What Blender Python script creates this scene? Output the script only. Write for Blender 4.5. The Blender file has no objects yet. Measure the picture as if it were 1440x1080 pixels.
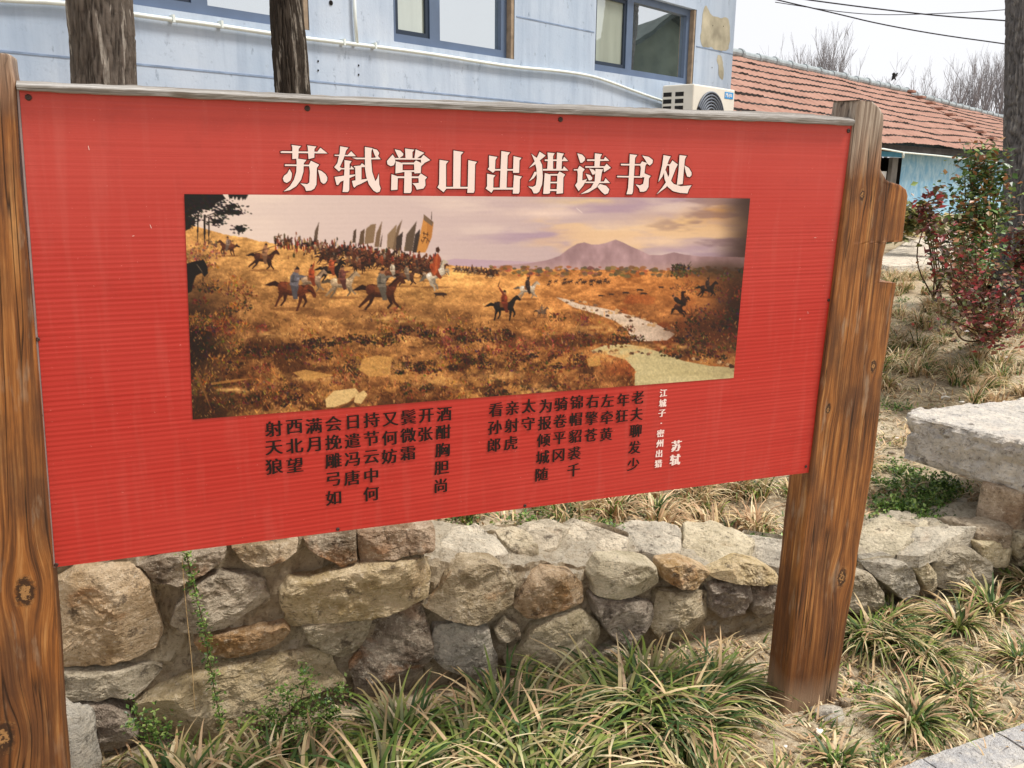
import bpy, math, random
import numpy as np
from mathutils import Vector
rad = math.radians
random.seed(7); RNG = np.random.default_rng(11)
scene = bpy.context.scene
COL = scene.collection

# ------------------------------------------------------------------ camera
F = 1220.0                      # focal length in pixels of a 1440 px wide picture
CAM_H = 1.62
PITCH = math.atan((540 - 239) / F); ROLL = rad(0.54)
cf = np.array([0, math.cos(PITCH), -math.sin(PITCH)]); cr = np.array([1.0, 0, 0]); cu = np.cross(cr, cf)
c_, s_ = math.cos(ROLL), math.sin(ROLL)
CR, CU = c_ * cr + s_ * cu, -s_ * cr + c_ * cu
CC = np.array([0, 0, CAM_H])
cam = bpy.data.cameras.new('camera'); cam.sensor_width = 36; cam.lens = F / 1440 * 36
cam.clip_start = 0.05; cam.clip_end = 2000
cam_o = bpy.data.objects.new('camera', cam); COL.objects.link(cam_o); scene.camera = cam_o
from mathutils import Matrix
mw = Matrix(((CR[0], CU[0], -cf[0], 0), (CR[1], CU[1], -cf[1], 0), (CR[2], CU[2], -cf[2], CAM_H), (0, 0, 0, 1)))
cam_o.matrix_world = mw

# ------------------------------------------------------------------ sky and sun (thin bright overcast)
SUN_EL, SUN_AZ = rad(62), rad(97)      # azimuth clockwise from +Y: high on the right, slightly in front of the board
world = bpy.data.worlds.new('World'); scene.world = world; world.use_nodes = True
wn, wl = world.node_tree.nodes, world.node_tree.links
wn.clear()
wo = wn.new('ShaderNodeOutputWorld'); wb = wn.new('ShaderNodeBackground'); wb.inputs['Strength'].default_value = 0.1
sky = wn.new('ShaderNodeTexSky'); sky.sky_type = 'NISHITA'; sky.sun_disc = False
sky.sun_elevation = SUN_EL; sky.sun_rotation = SUN_AZ; sky.air_density = 1.0; sky.dust_density = 3.0
tc = wn.new('ShaderNodeTexCoord'); cn = wn.new('ShaderNodeTexNoise'); cn.inputs['Scale'].default_value = 2.2; cn.inputs['Detail'].default_value = 5
wl.new(tc.outputs['Generated'], cn.inputs['Vector'])
cr_ = wn.new('ShaderNodeValToRGB'); cr_.color_ramp.elements[0].color = (6.85, 6.85, 7.1, 1); cr_.color_ramp.elements[1].color = (7.2, 7.2, 7.4, 1)
cr_.color_ramp.elements[0].position = 0.3; cr_.color_ramp.elements[1].position = 0.7
wl.new(cn.outputs['Fac'], cr_.inputs['Fac'])
wm = wn.new('ShaderNodeMix'); wm.data_type = 'RGBA'; wm.inputs[0].default_value = 0.93
wl.new(sky.outputs[0], wm.inputs[6]); wl.new(cr_.outputs[0], wm.inputs[7])
wl.new(wm.outputs[2], wb.inputs['Color']); wl.new(wb.outputs[0], wo.inputs['Surface'])
sl = bpy.data.lights.new('sun', 'SUN'); sl.energy = 3.0; sl.angle = rad(13); sl.color = (1.0, 0.96, 0.9)
so = bpy.data.objects.new('sun', sl); COL.objects.link(so)
sdir = Vector((math.sin(SUN_AZ) * math.cos(SUN_EL), math.cos(SUN_AZ) * math.cos(SUN_EL), math.sin(SUN_EL)))
so.rotation_euler = sdir.to_track_quat('Z', 'Y').to_euler(); so.location = (0, -3, 12)
scene.view_settings.view_transform = 'Standard'; scene.view_settings.look = 'None'
scene.view_settings.exposure = 0.55; scene.view_settings.gamma = 1
scene.render.engine = 'CYCLES'
scene.cycles.use_denoising = True
scene.cycles.max_bounces = 6; scene.cycles.diffuse_bounces = 3; scene.cycles.transparent_max_bounces = 8

# ------------------------------------------------------------------ geometry of the photograph: pixel -> ray -> real surface
def ray(x, y): return (x - 720) / F * CR - (y - 540) / F * CU + cf
def at_z(x, y, z=0.0):
    d = ray(x, y); return CC + d * ((z - CAM_H) / d[2])
def at_y(x, y, Y):
    d = ray(x, y); return CC + d * (Y / d[1])
class Plane:                                     # a vertical (or leaning) plane with axes: u along, v up, n towards the viewer
    def __init__(s, O, yaw, lean=0.0):
        s.O = np.array(O, float); y, l = yaw, lean
        s.n = np.array([math.sin(y) * math.cos(l), -math.cos(y) * math.cos(l), math.sin(l)])
        s.u = np.array([math.cos(y), math.sin(y), 0.0]); s.v = np.cross(s.n, s.u) * -1.0
        if s.v[2] < 0: s.v = -s.v
    def hit(s, x, y, off=0.0):
        d = ray(x, y); return CC + d * (((s.O + s.n * off - CC) @ s.n) / (d @ s.n))
    def uv(s, P): q = np.asarray(P) - s.O; return q @ s.u, q @ s.v
    def huv(s, x, y, off=0.0): return s.uv(s.hit(x, y, off))
    def p(s, u, v, off=0.0): return s.O + s.u * u + s.v * v + s.n * off
SIGN = Plane((-0.9394, 1.7296, 1.7543), rad(23), rad(-1.5))
WALL = Plane((-0.24, 2.68, 0.0), math.atan2(0.77, 2.39))
FYAW = math.atan2(*[math.cos(0), 1][::-1]) if False else 0
d_vp = ray(1830, 249); FYAW = math.atan2(d_vp[1], d_vp[0])
def dist_pt(x, y, D):
    d = ray(x, y); h = math.hypot(d[0], d[1]); return CC + d * (D / h)
FAC = Plane(dist_pt(1028, 115, 9.0) * np.array([1, 1, 0]), FYAW)
HOU = Plane(dist_pt(1243, 202, 22.0) * np.array([1, 1, 0]), FYAW)

# ------------------------------------------------------------------ noise
def _h(i, j, k):
    n = (i.astype(np.int64) * 374761393 + j.astype(np.int64) * 668265263 + k.astype(np.int64) * 2147483647 % 1274126177) & 0xffffffff
    n = ((n ^ (n >> 13)) * 1274126177) & 0xffffffff
    n = ((n ^ (n >> 16)) * 2246822519) & 0xffffffff
    return ((n ^ (n >> 15)) & 0xffffff) / float(0xffffff)
def vnoise(P):
    P = np.asarray(P, float); I = np.floor(P); f = P - I; f = f * f * (3 - 2 * f)
    i, j, k = I[..., 0], I[..., 1], I[..., 2]; r = 0
    for a in (0, 1):
        for b in (0, 1):
            for c in (0, 1):
                w = (f[..., 0] if a else 1 - f[..., 0]) * (f[..., 1] if b else 1 - f[..., 1]) * (f[..., 2] if c else 1 - f[..., 2])
                r = r + w * _h(i + a, j + b, k + c)
    return r * 2 - 1
def fbm(P, sc=1.0, oc=4, g=0.5):
    P = np.asarray(P, float) * sc; a, r, t = 1.0, 0, 0
    for o in range(oc):
        r = r + a * vnoise(P * (2.03 ** o) + 17.3 * o); t += a; a *= g
    return r / t
def sstep(a, b, x):
    t = np.clip((np.asarray(x, float) - a) / (b - a), 0, 1); return t * t * (3 - 2 * t)

# ------------------------------------------------------------------ objects
ORI = {}
def tag(o, label=None, cat=None, group=None, kind=None):
    for k, v in (('label', label), ('category', cat), ('group', group), ('kind', kind)):
        if v: o[k] = v
    return o
def thing(name, loc, label, cat, group=None):
    o = bpy.data.objects.new(name, None); COL.objects.link(o); o.location = tuple(loc); o.empty_display_size = 0.1
    ORI[o.name] = np.array(loc, float); return tag(o, label, cat, group)
def mesh(name, V, Fc, mat=None, parent=None, smooth=True, cols=None, st=None, origin=None):
    V = np.asarray(V, float)
    if parent is not None: org = ORI[parent.name]
    elif origin is not None: org = np.array(origin, float)
    else: org = np.array([V[:, 0].mean(), V[:, 1].mean(), V[:, 2].min()])
    L = (V - org).astype(np.float32); m = bpy.data.meshes.new(name)
    if isinstance(Fc, np.ndarray):
        k = Fc.shape[1]; m.vertices.add(len(L)); m.vertices.foreach_set('co', L.ravel())
        m.loops.add(Fc.size); m.loops.foreach_set('vertex_index', Fc.astype(np.int32).ravel())
        m.polygons.add(len(Fc)); m.polygons.foreach_set('loop_start', np.arange(0, Fc.size, k, dtype=np.int32))
        m.update(calc_edges=True); m.validate()
    else: m.from_pydata([tuple(map(float, v)) for v in L], [], Fc); m.update()
    m.polygons.foreach_set('use_smooth', [smooth] * len(m.polygons))
    if cols is not None:
        a = m.color_attributes.new('Col', 'FLOAT_COLOR', 'POINT'); c = np.ones((len(L), 4), np.float32); c[:, :3] = cols
        a.data.foreach_set('color', c.ravel())
    if st is not None:
        a = m.attributes.new('st', 'FLOAT_VECTOR', 'POINT'); a.data.foreach_set('vector', np.asarray(st, np.float32).ravel())
    if mat: m.materials.append(mat)
    o = bpy.data.objects.new(name, m); COL.objects.link(o)
    if parent is not None: o.parent = parent
    else: o.location = tuple(org)
    ORI[o.name] = org
    return o
class MB:
    def __init__(s): s.V, s.F = [], []
    def add(s, V, Fc):
        b = len(s.V); s.V += [tuple(map(float, v)) for v in V]; s.F += [tuple(i + b for i in f) for f in Fc]; return s
    def poly(s, pts): return s.add(pts, [tuple(range(len(pts)))])
    def frame_box(s, pl, u0, u1, v0, v1, o0, o1):        # box in the axes of a plane
        P = [pl.p(u, v, o) for o in (o0, o1) for (u, v) in ((u0, v0), (u1, v0), (u1, v1), (u0, v1))]
        return s.add(P, [(0, 3, 2, 1), (4, 5, 6, 7), (0, 1, 5, 4), (1, 2, 6, 5), (2, 3, 7, 6), (3, 0, 4, 7)])
    def tube(s, pts, r, n=8, cap=True):
        pts = [np.array(p, float) for p in pts]; m = len(pts); rs = r if hasattr(r, '__len__') else [r] * m; V = []
        for i, p in enumerate(pts):
            t = pts[min(i + 1, m - 1)] - pts[max(i - 1, 0)]; t = t / (np.linalg.norm(t) + 1e-9)
            a = np.cross(t, [0, 0, 1.0] if abs(t[2]) < 0.9 else [1.0, 0, 0]); a /= np.linalg.norm(a); b = np.cross(t, a)
            V += [p + rs[i] * (math.cos(q) * a + math.sin(q) * b) for q in np.linspace(0, 2 * math.pi, n, endpoint=False)]
        Fc = [(i * n + j, i * n + (j + 1) % n, (i + 1) * n + (j + 1) % n, (i + 1) * n + j) for i in range(m - 1) for j in range(n)]
        if cap: Fc += [tuple(range(n - 1, -1, -1)), tuple(range((m - 1) * n, m * n))]
        return s.add(V, Fc)
    def build(s, name, mat, parent=None, smooth=False, bevel=0.0, **k):
        o = mesh(name, np.array(s.V), s.F, mat, parent, smooth, **k)
        if bevel:
            b = o.modifiers.new('bevel', 'BEVEL'); b.width = bevel; b.segments = 2; b.limit_method = 'ANGLE'
        return o
def gridF(nu, nv, wrap=False):                   # quads of a (nv rows) x (nu columns) vertex grid
    j, i = np.meshgrid(np.arange(nv - 1), np.arange(nu if wrap else nu - 1), indexing='ij')
    a = j * nu + i; b = j * nu + (i + 1) % nu
    return np.stack([a, b, b + nu, a + nu], -1).reshape(-1, 4)
def chaikin(P, n=1):
    P = np.asarray(P, float)
    for _ in range(n):
        Q = np.roll(P, -1, 0); P = np.stack([0.78 * P + 0.22 * Q, 0.22 * P + 0.78 * Q], 1).reshape(-1, P.shape[1])
    return P
def resample(P, n):
    P = np.vstack([P, P[:1]]); d = np.r_[0, np.cumsum(np.linalg.norm(np.diff(P, axis=0), axis=1))]
    t = np.linspace(0, d[-1], n, endpoint=False); return np.stack([np.interp(t, d, P[:, k]) for k in range(P.shape[1])], 1)

# ------------------------------------------------------------------ materials
def lin(r, g, b):
    c = np.array([r, g, b], float) / 255; return np.where(c <= 0.04045, c / 12.92, ((c + 0.055) / 1.055) ** 2.4)
def c4(r, g, b, k=1.0): return tuple(float(x) * k for x in lin(r, g, b)) + (1.0,)
class MT:
    def __init__(s, name, rough=0.8, spec=0.3, metal=0.0):
        s.m = bpy.data.materials.new(name); s.m.use_nodes = True; s.t = s.m.node_tree
        s.b = s.t.nodes['Principled BSDF']; s.b.inputs['Roughness'].default_value = rough
        s.b.inputs['Specular IOR Level'].default_value = spec; s.b.inputs['Metallic'].default_value = metal
    def n(s, typ, outp=0, **k):
        nd = s.t.nodes.new('ShaderNode' + typ)
        for key, v in k.items():
            if key.startswith('a_'): setattr(nd, key[2:], v); continue
            key = {'i0': 0, 'i1': 1, 'i2': 2, 'i6': 6, 'i7': 7}.get(key, key.replace('_', ' '))
            s.set(nd.inputs[key], v)
        return nd.outputs[outp]
    def set(s, sock, v):
        if isinstance(v, bpy.types.NodeSocket): s.t.links.new(v, sock)
        else: sock.default_value = v
    def obj(s): return s.n('TexCoord', 'Object')
    def attr(s, name='Col', outp='Color'): return s.n('Attribute', outp, a_attribute_name=name)
    def scale(s, vec, x, y, z, loc=(0, 0, 0)): return s.n('Mapping', 0, Vector=vec, Scale=(x, y, z), Location=loc)
    def noise(s, vec, sc=5, det=4, ro=0.55, dist=0.0): return s.n('TexNoise', 'Fac', Vector=vec, Scale=sc, Detail=det, Roughness=ro, Distortion=dist)
    def ramp(s, fac, *stops):
        nd = s.t.nodes.new('ShaderNodeValToRGB'); s.set(nd.inputs[0], fac); e = nd.color_ramp.elements
        while len(e) < len(stops): e.new(0.5)
        for el, (p, c) in zip(e, stops): el.position = p; el.color = c if hasattr(c, '__len__') else (c, c, c, 1)
        return nd.outputs[0]
    def mix(s, f, a, b, mode='MIX'): return s.n('Mix', 2, a_data_type='RGBA', a_blend_type=mode, i0=f, i6=a, i7=b)
    def math(s, op, a, b=0.0): return s.n('Math', 0, a_operation=op, i0=a, i1=b)
    def bump(s, h, st=0.5, d=0.01, prev=None):
        k = dict(Height=h, Strength=st, Distance=d)
        if prev is not None: k['Normal'] = prev
        return s.n('Bump', 0, **k)
    def done(s, col=None, rough=None, normal=None):
        if col is not None: s.set(s.b.inputs['Base Color'], col)
        if rough is not None: s.set(s.b.inputs['Roughness'], rough)
        if normal is not None: s.set(s.b.inputs['Normal'], normal)
        return s.m
def plain(name, col, rough=0.7, spec=0.3, var=0.12, sc=8, bump=0.0, metal=0.0):
    t = MT(name, rough, spec, metal); o = t.obj(); f = t.noise(o, sc, 5)
    c = t.mix(t.ramp(f, (0.3, 0.0), (0.7, 1.0)), tuple(x * (1 - var) for x in col[:3]) + (1,), tuple(min(1, x * (1 + var)) for x in col[:3]) + (1,))
    return t.done(c, None, t.bump(t.noise(o, sc * 12, 4), bump, 0.004) if bump else None)
PIC_GAIN = 0.92
MAT = {}
# dry soil with litter and small stones
t = MT('soil', 0.95, 0.1); o = t.obj()
c = t.ramp(t.noise(o, 1.6, 6, 0.62), (0.3, c4(148, 132, 108)), (0.5, c4(178, 162, 136)), (0.7, c4(204, 190, 164)))
c = t.mix(t.ramp(t.noise(o, 38, 3, 0.7), (0.46, 0.0), (0.64, 0.8)), c, c4(122, 100, 72), 'MIX')
c = t.mix(t.ramp(t.noise(o, 90, 2, 0.6), (0.60, 0.0), (0.68, 0.8)), c, c4(214, 198, 168))
c = t.mix(t.ramp(t.noise(o, 0.9, 3), (0.55, 0.0), (0.75, 0.45)), c, c4(112, 118, 62))
MAT['soil'] = t.done(c, None, t.bump(t.noise(o, 60, 4, 0.7), 0.9, 0.02))
# rubble stone: tint from the object colour, mottled
def stone_mat(name, stain, k=1.0):
    t = MT(name, 0.92, 0.15); o = t.obj(); oi = t.n('ObjectInfo', 'Color'); rnd = t.n('ObjectInfo', 'Random')
    ov = t.n('VectorMath', 0, a_operation='ADD', i0=o, i1=t.n('CombineXYZ', 0, X=t.math('MULTIPLY', rnd, 37.0), Y=t.math('MULTIPLY', rnd, 11.0)))
    c = t.mix(t.ramp(t.noise(ov, 9, 6, 0.65), (0.34, 0.0), (0.68, 1.0)), t.mix(0.30, oi, c4(78, 64, 50)), t.mix(0.42, oi, c4(246, 234, 212)))
    c = t.mix(t.ramp(t.noise(ov, 5.5, 4, 0.6, 0.6), (0.56, 0.0), (0.70, stain)), c, c4(168, 112, 58))
    c = t.mix(t.ramp(t.noise(ov, 14, 5, 0.7), (0.58, 0.0), (0.66, 0.7)), c, c4(62, 52, 44))
    sp = t.noise(ov, 48, 6, 0.8, 0.4); c = t.mix(t.ramp(sp, (0.54, 0.0), (0.68, 0.75)), c, c4(72, 60, 46)); c = t.mix(t.ramp(sp, (0.30, 0.7), (0.46, 0.0)), c, c4(240, 230, 210))
    c = t.mix(1.0, c, (1.10, 1.06, 1.00, 1), 'MULTIPLY')
    h = t.math('ADD', t.noise(ov, 34, 6, 0.72), t.math('MULTIPLY', t.noise(t.scale(ov, 12, 12, 40), 1.0, 4, 0.6), 0.8))
    return t.done(c, None, t.bump(h, 1.0, 0.03, t.bump(t.noise(ov, 150, 3, 0.7), 0.8, 0.006)))
MAT['stone'] = stone_mat('rubble_stone', 0.6); MAT['pale_stone'] = stone_mat('pale_stone', 0.15)
t = MT('mortar', 0.95, 0.1); o = t.obj()
c = t.ramp(t.noise(o, 7, 6, 0.65), (0.3, c4(138, 120, 96)), (0.5, c4(178, 160, 132)), (0.72, c4(206, 190, 162)))
up = t.n('SeparateXYZ', 'Z', Vector=t.n('NewGeometry', 'Normal'))
c = t.mix(t.ramp(t.math('ADD', up, t.math('SUBTRACT', t.math('MULTIPLY', t.noise(o, 12, 4), 0.4), 0.2)), (0.45, 0.0), (0.98, 0.7)), c, c4(204, 194, 174))   # cement cap smeared on the top
c = t.mix(t.ramp(t.noise(o, 60, 6, 0.8), (0.52, 0.0), (0.66, 0.75)), c, c4(92, 78, 60)); c = t.mix(t.ramp(t.noise(o, 20, 5, 0.7), (0.6, 0.0), (0.7, 0.5)), c, c4(120, 108, 88))
MAT['mortar'] = t.done(c, None, t.bump(t.noise(o, 38, 7, 0.75), 1.0, 0.03))
# stained timber; attribute st = (across, up, depth)
def wood_mat(name, knots, vtop, vbot, k=1.0):
    t = MT(name, 0.55, 0.35); st = t.attr('st', 'Vector')
    warp = t.noise(t.scale(st, 3, 1.2, 3), 1, 3); sx = t.n('SeparateXYZ', 'X', Vector=st); sy = t.n('SeparateXYZ', 'Y', Vector=st)
    vec = st; kn = None
    for (u, v, r) in knots:
        d = t.n('VectorMath', 'Value', a_operation='LENGTH', i0=t.n('VectorMath', 0, a_operation='MULTIPLY', i0=t.n('VectorMath', 0, a_operation='SUBTRACT', i0=st, i1=(u, v, 0)), i1=(1 / r, 0.55 / r, 0.0)))
        w = t.math('EXPONENT', t.math('MULTIPLY', t.math('MULTIPLY', d, d), -0.35))
        sg = t.math('MULTIPLY', t.math('SUBTRACT', sx, u), t.math('MULTIPLY', w, -0.85))
        vec = t.n('VectorMath', 0, a_operation='ADD', i0=vec, i1=t.n('CombineXYZ', 0, X=sg))
        core = t.ramp(t.math('MULTIPLY', t.math('ADD', d, t.math('MULTIPLY', t.noise(st, 70, 4, 0.7), 1.1)), 0.5), (0.55, 1.0), (0.72, 0.0)); ring = t.math('SINE', t.math('ADD', t.math('MULTIPLY', d, 9.0), t.math('MULTIPLY', t.noise(st, 90, 4, 0.7), 12.0)))
        kn = (core, ring) if kn is None else (t.math('MAXIMUM', kn[0], core), t.mix(core, kn[1], ring))
    g1 = t.noise(t.scale(vec, 64, 2.6, 64), 1, 6, 0.65, 0.3); g2 = t.noise(t.scale(vec, 210, 3.2, 210), 1, 4, 0.65); pat = t.noise(t.scale(st, 9, 3.2, 9), 1, 5, 0.6)
    wv = t.n('TexWave', 'Fac', a_wave_type='BANDS', a_bands_direction='X', Vector=t.scale(vec, 1, 0.05, 1), Scale=13, Distortion=9.0, Detail=3, Detail_Scale=1.3)
    gg = t.math('ADD', t.math('MULTIPLY', g1, 0.62), t.math('ADD', t.math('MULTIPLY', g2, 0.36), t.math('MULTIPLY', wv, 0.05)))
    c = t.ramp(gg, (0.34, c4(66, 40, 22)), (0.46, c4(116, 70, 35)), (0.54, c4(152, 95, 45)), (0.68, c4(198, 144, 86)))
    c = t.mix(t.ramp(pat, (0.44, 0.0), (0.62, 0.72)), c, c4(78, 50, 32), 'MIX')
    c = t.mix(t.ramp(t.noise(t.scale(st, 22, 4.5, 22), 1, 5, 0.6), (0.58, 0.0), (0.68, 0.45)), c, c4(170, 148, 122))          # worn grey patches
    wz = t.math('ADD', sy, t.math('MULTIPLY', warp, 0.10))
    c = t.mix(t.ramp(t.math('SUBTRACT', wz, vtop - 0.05), (0.0, 0.0), (0.14, 0.92)), c, t.ramp(gg, (0.35, c4(84, 70, 58)), (0.5, c4(142, 126, 110)), (0.64, c4(196, 184, 168))))
    low = t.math('SUBTRACT', vbot + 0.62, wz); c = t.mix(t.math('MULTIPLY', t.ramp(low, (0.0, 0.0), (0.5, 0.78)), 1.0), c, t.mix(g1, c4(48, 28, 16), c4(118, 70, 36)))
    c = t.mix(t.ramp(t.math('SUBTRACT', vbot + 0.30, t.math('ADD', sy, t.math('MULTIPLY', warp, 0.30))), (0.0, 0.0), (0.10, 0.8)), c, c4(150, 124, 100))   # soil splash
    if kn: c = t.mix(kn[0], c, t.mix(t.ramp(kn[1], (0.0, 0.0), (1.0, 1.0)), c4(64, 40, 24), c4(168, 124, 76)))
    ck = t.noise(t.scale(vec, 34, 0.8, 34, (3, 7, 1)), 1, 2, 0.5, 0.2); crack = t.ramp(t.math('ABSOLUTE', t.math('SUBTRACT', ck, 0.5)), (0.0, 1.0), (0.018, 0.0))
    crack = t.math('MULTIPLY', crack, t.ramp(t.noise(t.scale(st, 4, 1.4, 4), 1, 2), (0.45, 0.0), (0.52, 1.0)))
    c = t.mix(t.math('MULTIPLY', crack, 0.9), c, c4(34, 20, 12))
    h = t.math('SUBTRACT', t.math('ADD', t.math('MULTIPLY', g2, 0.6), g1), t.math('MULTIPLY', crack, 0.8))
    return t.done(c, t.ramp(pat, (0.3, 0.42), (0.7, 0.68)), t.bump(h, 0.55, 0.006))
# weathered grey timber for the rail
t = MT('weathered_timber', 0.85, 0.2); st = t.attr('st', 'Vector'); g = t.noise(t.scale(st, 1.3, 90, 90), 1, 5, 0.65); g2 = t.noise(t.scale(st, 5, 300, 300), 1, 4, 0.6)
c = t.ramp(t.math('ADD', t.math('MULTIPLY', g, 0.6), t.math('MULTIPLY', g2, 0.4)), (0.34, c4(104, 97, 90)), (0.5, c4(156, 150, 143)), (0.64, c4(200, 196, 190)))
c = t.mix(t.ramp(t.noise(t.scale(st, 6, 30, 30), 1, 3), (0.64, 0.0), (0.74, 0.7)), c, c4(96, 80, 62))
c = t.mix(t.ramp(t.noise(t.scale(st, 2.5, 160, 160), 1, 4, 0.7), (0.56, 0.0), (0.64, 0.7)), c, c4(92, 84, 76)); MAT['rail'] = t.done(c, None, t.bump(t.math('ADD', g2, g), 0.9, 0.008))
# red corrugated plastic sheet; st = board (u, v)
t = MT('red_corrugated_sheet', 0.38, 0.38); st = t.attr('st', 'Vector'); v = t.n('SeparateXYZ', 'Y', Vector=st)
fl = t.math('SINE', t.math('MULTIPLY', t.math('ADD', v, t.math('MULTIPLY', t.noise(t.scale(st, 1.2, 14, 1), 1, 3), 0.012)), 2 * math.pi / 0.0108))
st1 = t.noise(t.scale(st, 0.7, 130, 1), 1, 4, 0.65); st2 = t.noise(t.scale(st, 2.2, 4, 1), 1, 4)
c = t.mix(t.ramp(st1, (0.35, 0.0), (0.65, 1.0)), c4(176, 40, 32), c4(188, 52, 42))
c = t.mix(t.ramp(st2, (0.4, 0.0), (0.8, 0.4)), c, c4(192, 64, 52))
c = t.mix(t.ramp(t.math('ADD', t.math('ADD', v, 0.8), t.math('MULTIPLY', st2, 0.2)), (0.42, 0.0), (0.86, 0.38)), c, c4(194, 88, 76))      # pinker and lighter towards the top
c = t.mix(t.ramp(t.noise(st, 160, 2, 0.5), (0.735, 0.0), (0.76, 0.5)), c, c4(240, 150, 140)); c = t.mix(t.ramp(t.noise(t.scale(st, 26, 2.2, 1), 1, 5, 0.6), (0.52, 0.0), (0.75, 0.09)), c, c4(216, 150, 136)); c = t.mix(t.ramp(t.noise(t.scale(st, 9, 7, 1), 1, 6, 0.7), (0.55, 0.0), (0.75, 0.18)), c, c4(120, 36, 30))
MAT['panel'] = t.done(c, t.ramp(st2, (0.3, 0.34), (0.7, 0.5)), t.bump(t.math('ADD', t.math('MULTIPLY', t.math('MULTIPLY', fl, t.ramp(t.math('ADD', t.math('ADD', v, 0.8), t.math('MULTIPLY', st2, 0.3)), (0.55, 0.26), (0.80, 0.05))), 1.0), st1), 0.22, 0.003))
t = MT('printed_picture', 0.42, 0.35); st = t.attr('st', 'Vector'); v = t.n('SeparateXYZ', 'Y', Vector=st)
fl = t.math('SINE', t.math('MULTIPLY', v, 2 * math.pi / 0.0108)); MAT['picture'] = t.done(t.attr('Col'), None, t.bump(fl, 0.012, 0.003))
MAT['letter_pink'] = plain('pink_print', c4(240, 218, 208), 0.45, 0.35, 0.03, 20); MAT['letter_black'] = plain('black_print', c4(26, 14, 12), 0.5, 0.3, 0.1, 20)
MAT['letter_line'] = plain('dark_print_outline', c4(70, 18, 14), 0.5, 0.3, 0.05, 20); MAT['screw'] = plain('rusty_screw', c4(58, 34, 26), 0.5, 0.5, 0.3, 200)
MAT['trim'] = plain('grey_edge_trim', c4(150, 132, 128), 0.5, 0.4, 0.2, 30)
# painted render of the blue building
t = MT('blue_painted_render', 0.9, 0.15); o = t.obj()
c = t.mix(t.ramp(t.noise(o, 1.1, 5, 0.6), (0.3, 0.0), (0.7, 1.0)), c4(168, 184, 203), c4(194, 204, 217))
c = t.mix(t.ramp(t.noise(t.scale(o, 9, 9, 0.9), 1, 5, 0.65), (0.46, 0.0), (0.72, 0.5)), c, c4(140, 156, 178))
c = t.mix(t.ramp(t.noise(t.scale(o, 3, 3, 0.8), 1, 6, 0.7), (0.60, 0.0), (0.72, 0.6)), c, c4(196, 206, 216))
c = t.mix(t.ramp(t.noise(t.scale(o, 14, 14, 8), 1, 4, 0.7), (0.62, 0.0), (0.70, 0.55)), c, c4(112, 124, 140)); c = t.mix(t.ramp(t.noise(o, 26, 5, 0.75), (0.60, 0.0), (0.72, 0.4)), c, c4(126, 138, 152))
MAT['blue'] = t.done(c, None, t.bump(t.noise(o, 70, 4), 0.25, 0.004))
MAT['seam'] = plain('plaster_joint', c4(134, 150, 174), 0.9, 0.1, 0.25, 12); MAT['patch'] = plain('bare_render_patch', c4(176, 168, 146), 0.95, 0.1, 0.3, 6, 0.3)
MAT['frame'] = plain('slate_blue_window_frame', c4(90, 106, 130), 0.4, 0.5, 0.1, 6); MAT['frame_dark'] = plain('dark_window_gasket', c4(38, 50, 66), 0.5, 0.4, 0.1, 6)
MAT['reveal'] = plain('worn_wood_reveal', c4(150, 132, 112), 0.8, 0.2, 0.3, 14, 0.3); MAT['pipe'] = plain('white_pvc_pipe', c4(226, 232, 226), 0.4, 0.4, 0.08, 9)
def pane_mat(name, base, refl):
    t = MT(name, 0.6, 0.3); o = t.obj(); t.done(t.mix(t.ramp(t.noise(t.scale(o, 5, 5, 0.7), 1, 4), (0.35, 0.0), (0.65, 1.0)), base, tuple(x * 0.78 for x in base[:3]) + (1,)))
    gl = t.n('BsdfGlossy', 0, Color=(0.93, 0.96, 0.97, 1), Roughness=0.015); out = t.t.nodes['Material Output']
    nz = t.bump(t.noise(o, 1.6, 2), 0.05, 0.02); gl.node.inputs['Normal']; t.t.links.new(nz, gl.node.inputs['Normal'])
    ms = t.n('MixShader', 0, i0=refl, i1=t.b.outputs[0], i2=gl); t.t.links.new(ms, out.inputs[0]); return t.m
MAT['pane_curtain'] = pane_mat('glass_over_curtain', c4(180, 188, 172), 0.28); MAT['pane_sky'] = pane_mat('reflecting_glass', c4(70, 88, 92), 0.72)
# roof tiles and house wall
t = MT('red_clay_tile', 0.9, 0.15); o = t.obj()
c = t.mix(t.ramp(t.noise(o, 2.5, 5, 0.65), (0.3, 0.0), (0.7, 1.0)), c4(142, 106, 92), c4(168, 130, 114)); c = t.mix(t.ramp(t.noise(o, 14, 4, 0.7), (0.55, 0.0), (0.75, 0.6)), c, c4(140, 104, 90))
MAT['tile'] = t.done(c, None, t.bump(t.noise(o, 30, 3), 0.3, 0.01)); MAT['ridge'] = plain('grey_ridge_tile', c4(150, 158, 160), 0.85, 0.2, 0.25, 5); MAT['gap_shade_eave'] = plain('tile_gap_shade_and_eave', c4(66, 62, 60), 0.9, 0.1, 0.3, 5)
t = MT('blue_limewash', 0.95, 0.1); o = t.obj()
c = t.mix(t.ramp(t.noise(t.scale(o, 3.2, 3.2, 2.4), 1, 6, 0.7, 0.8), (0.36, 0.0), (0.62, 1.0)), c4(126, 176, 208), c4(176, 208, 224)); MAT['limewash'] = t.done(c)
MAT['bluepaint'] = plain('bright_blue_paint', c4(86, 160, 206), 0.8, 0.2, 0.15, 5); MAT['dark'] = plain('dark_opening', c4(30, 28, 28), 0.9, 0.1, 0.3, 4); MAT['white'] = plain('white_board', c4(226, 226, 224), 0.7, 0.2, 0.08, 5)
MAT['greypost'] = plain('grey_door_post', c4(120, 116, 112), 0.85, 0.2, 0.2, 5); MAT['cable'] = plain('black_cable', c4(44, 42, 46), 0.7, 0.2, 0.1, 5)
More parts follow.
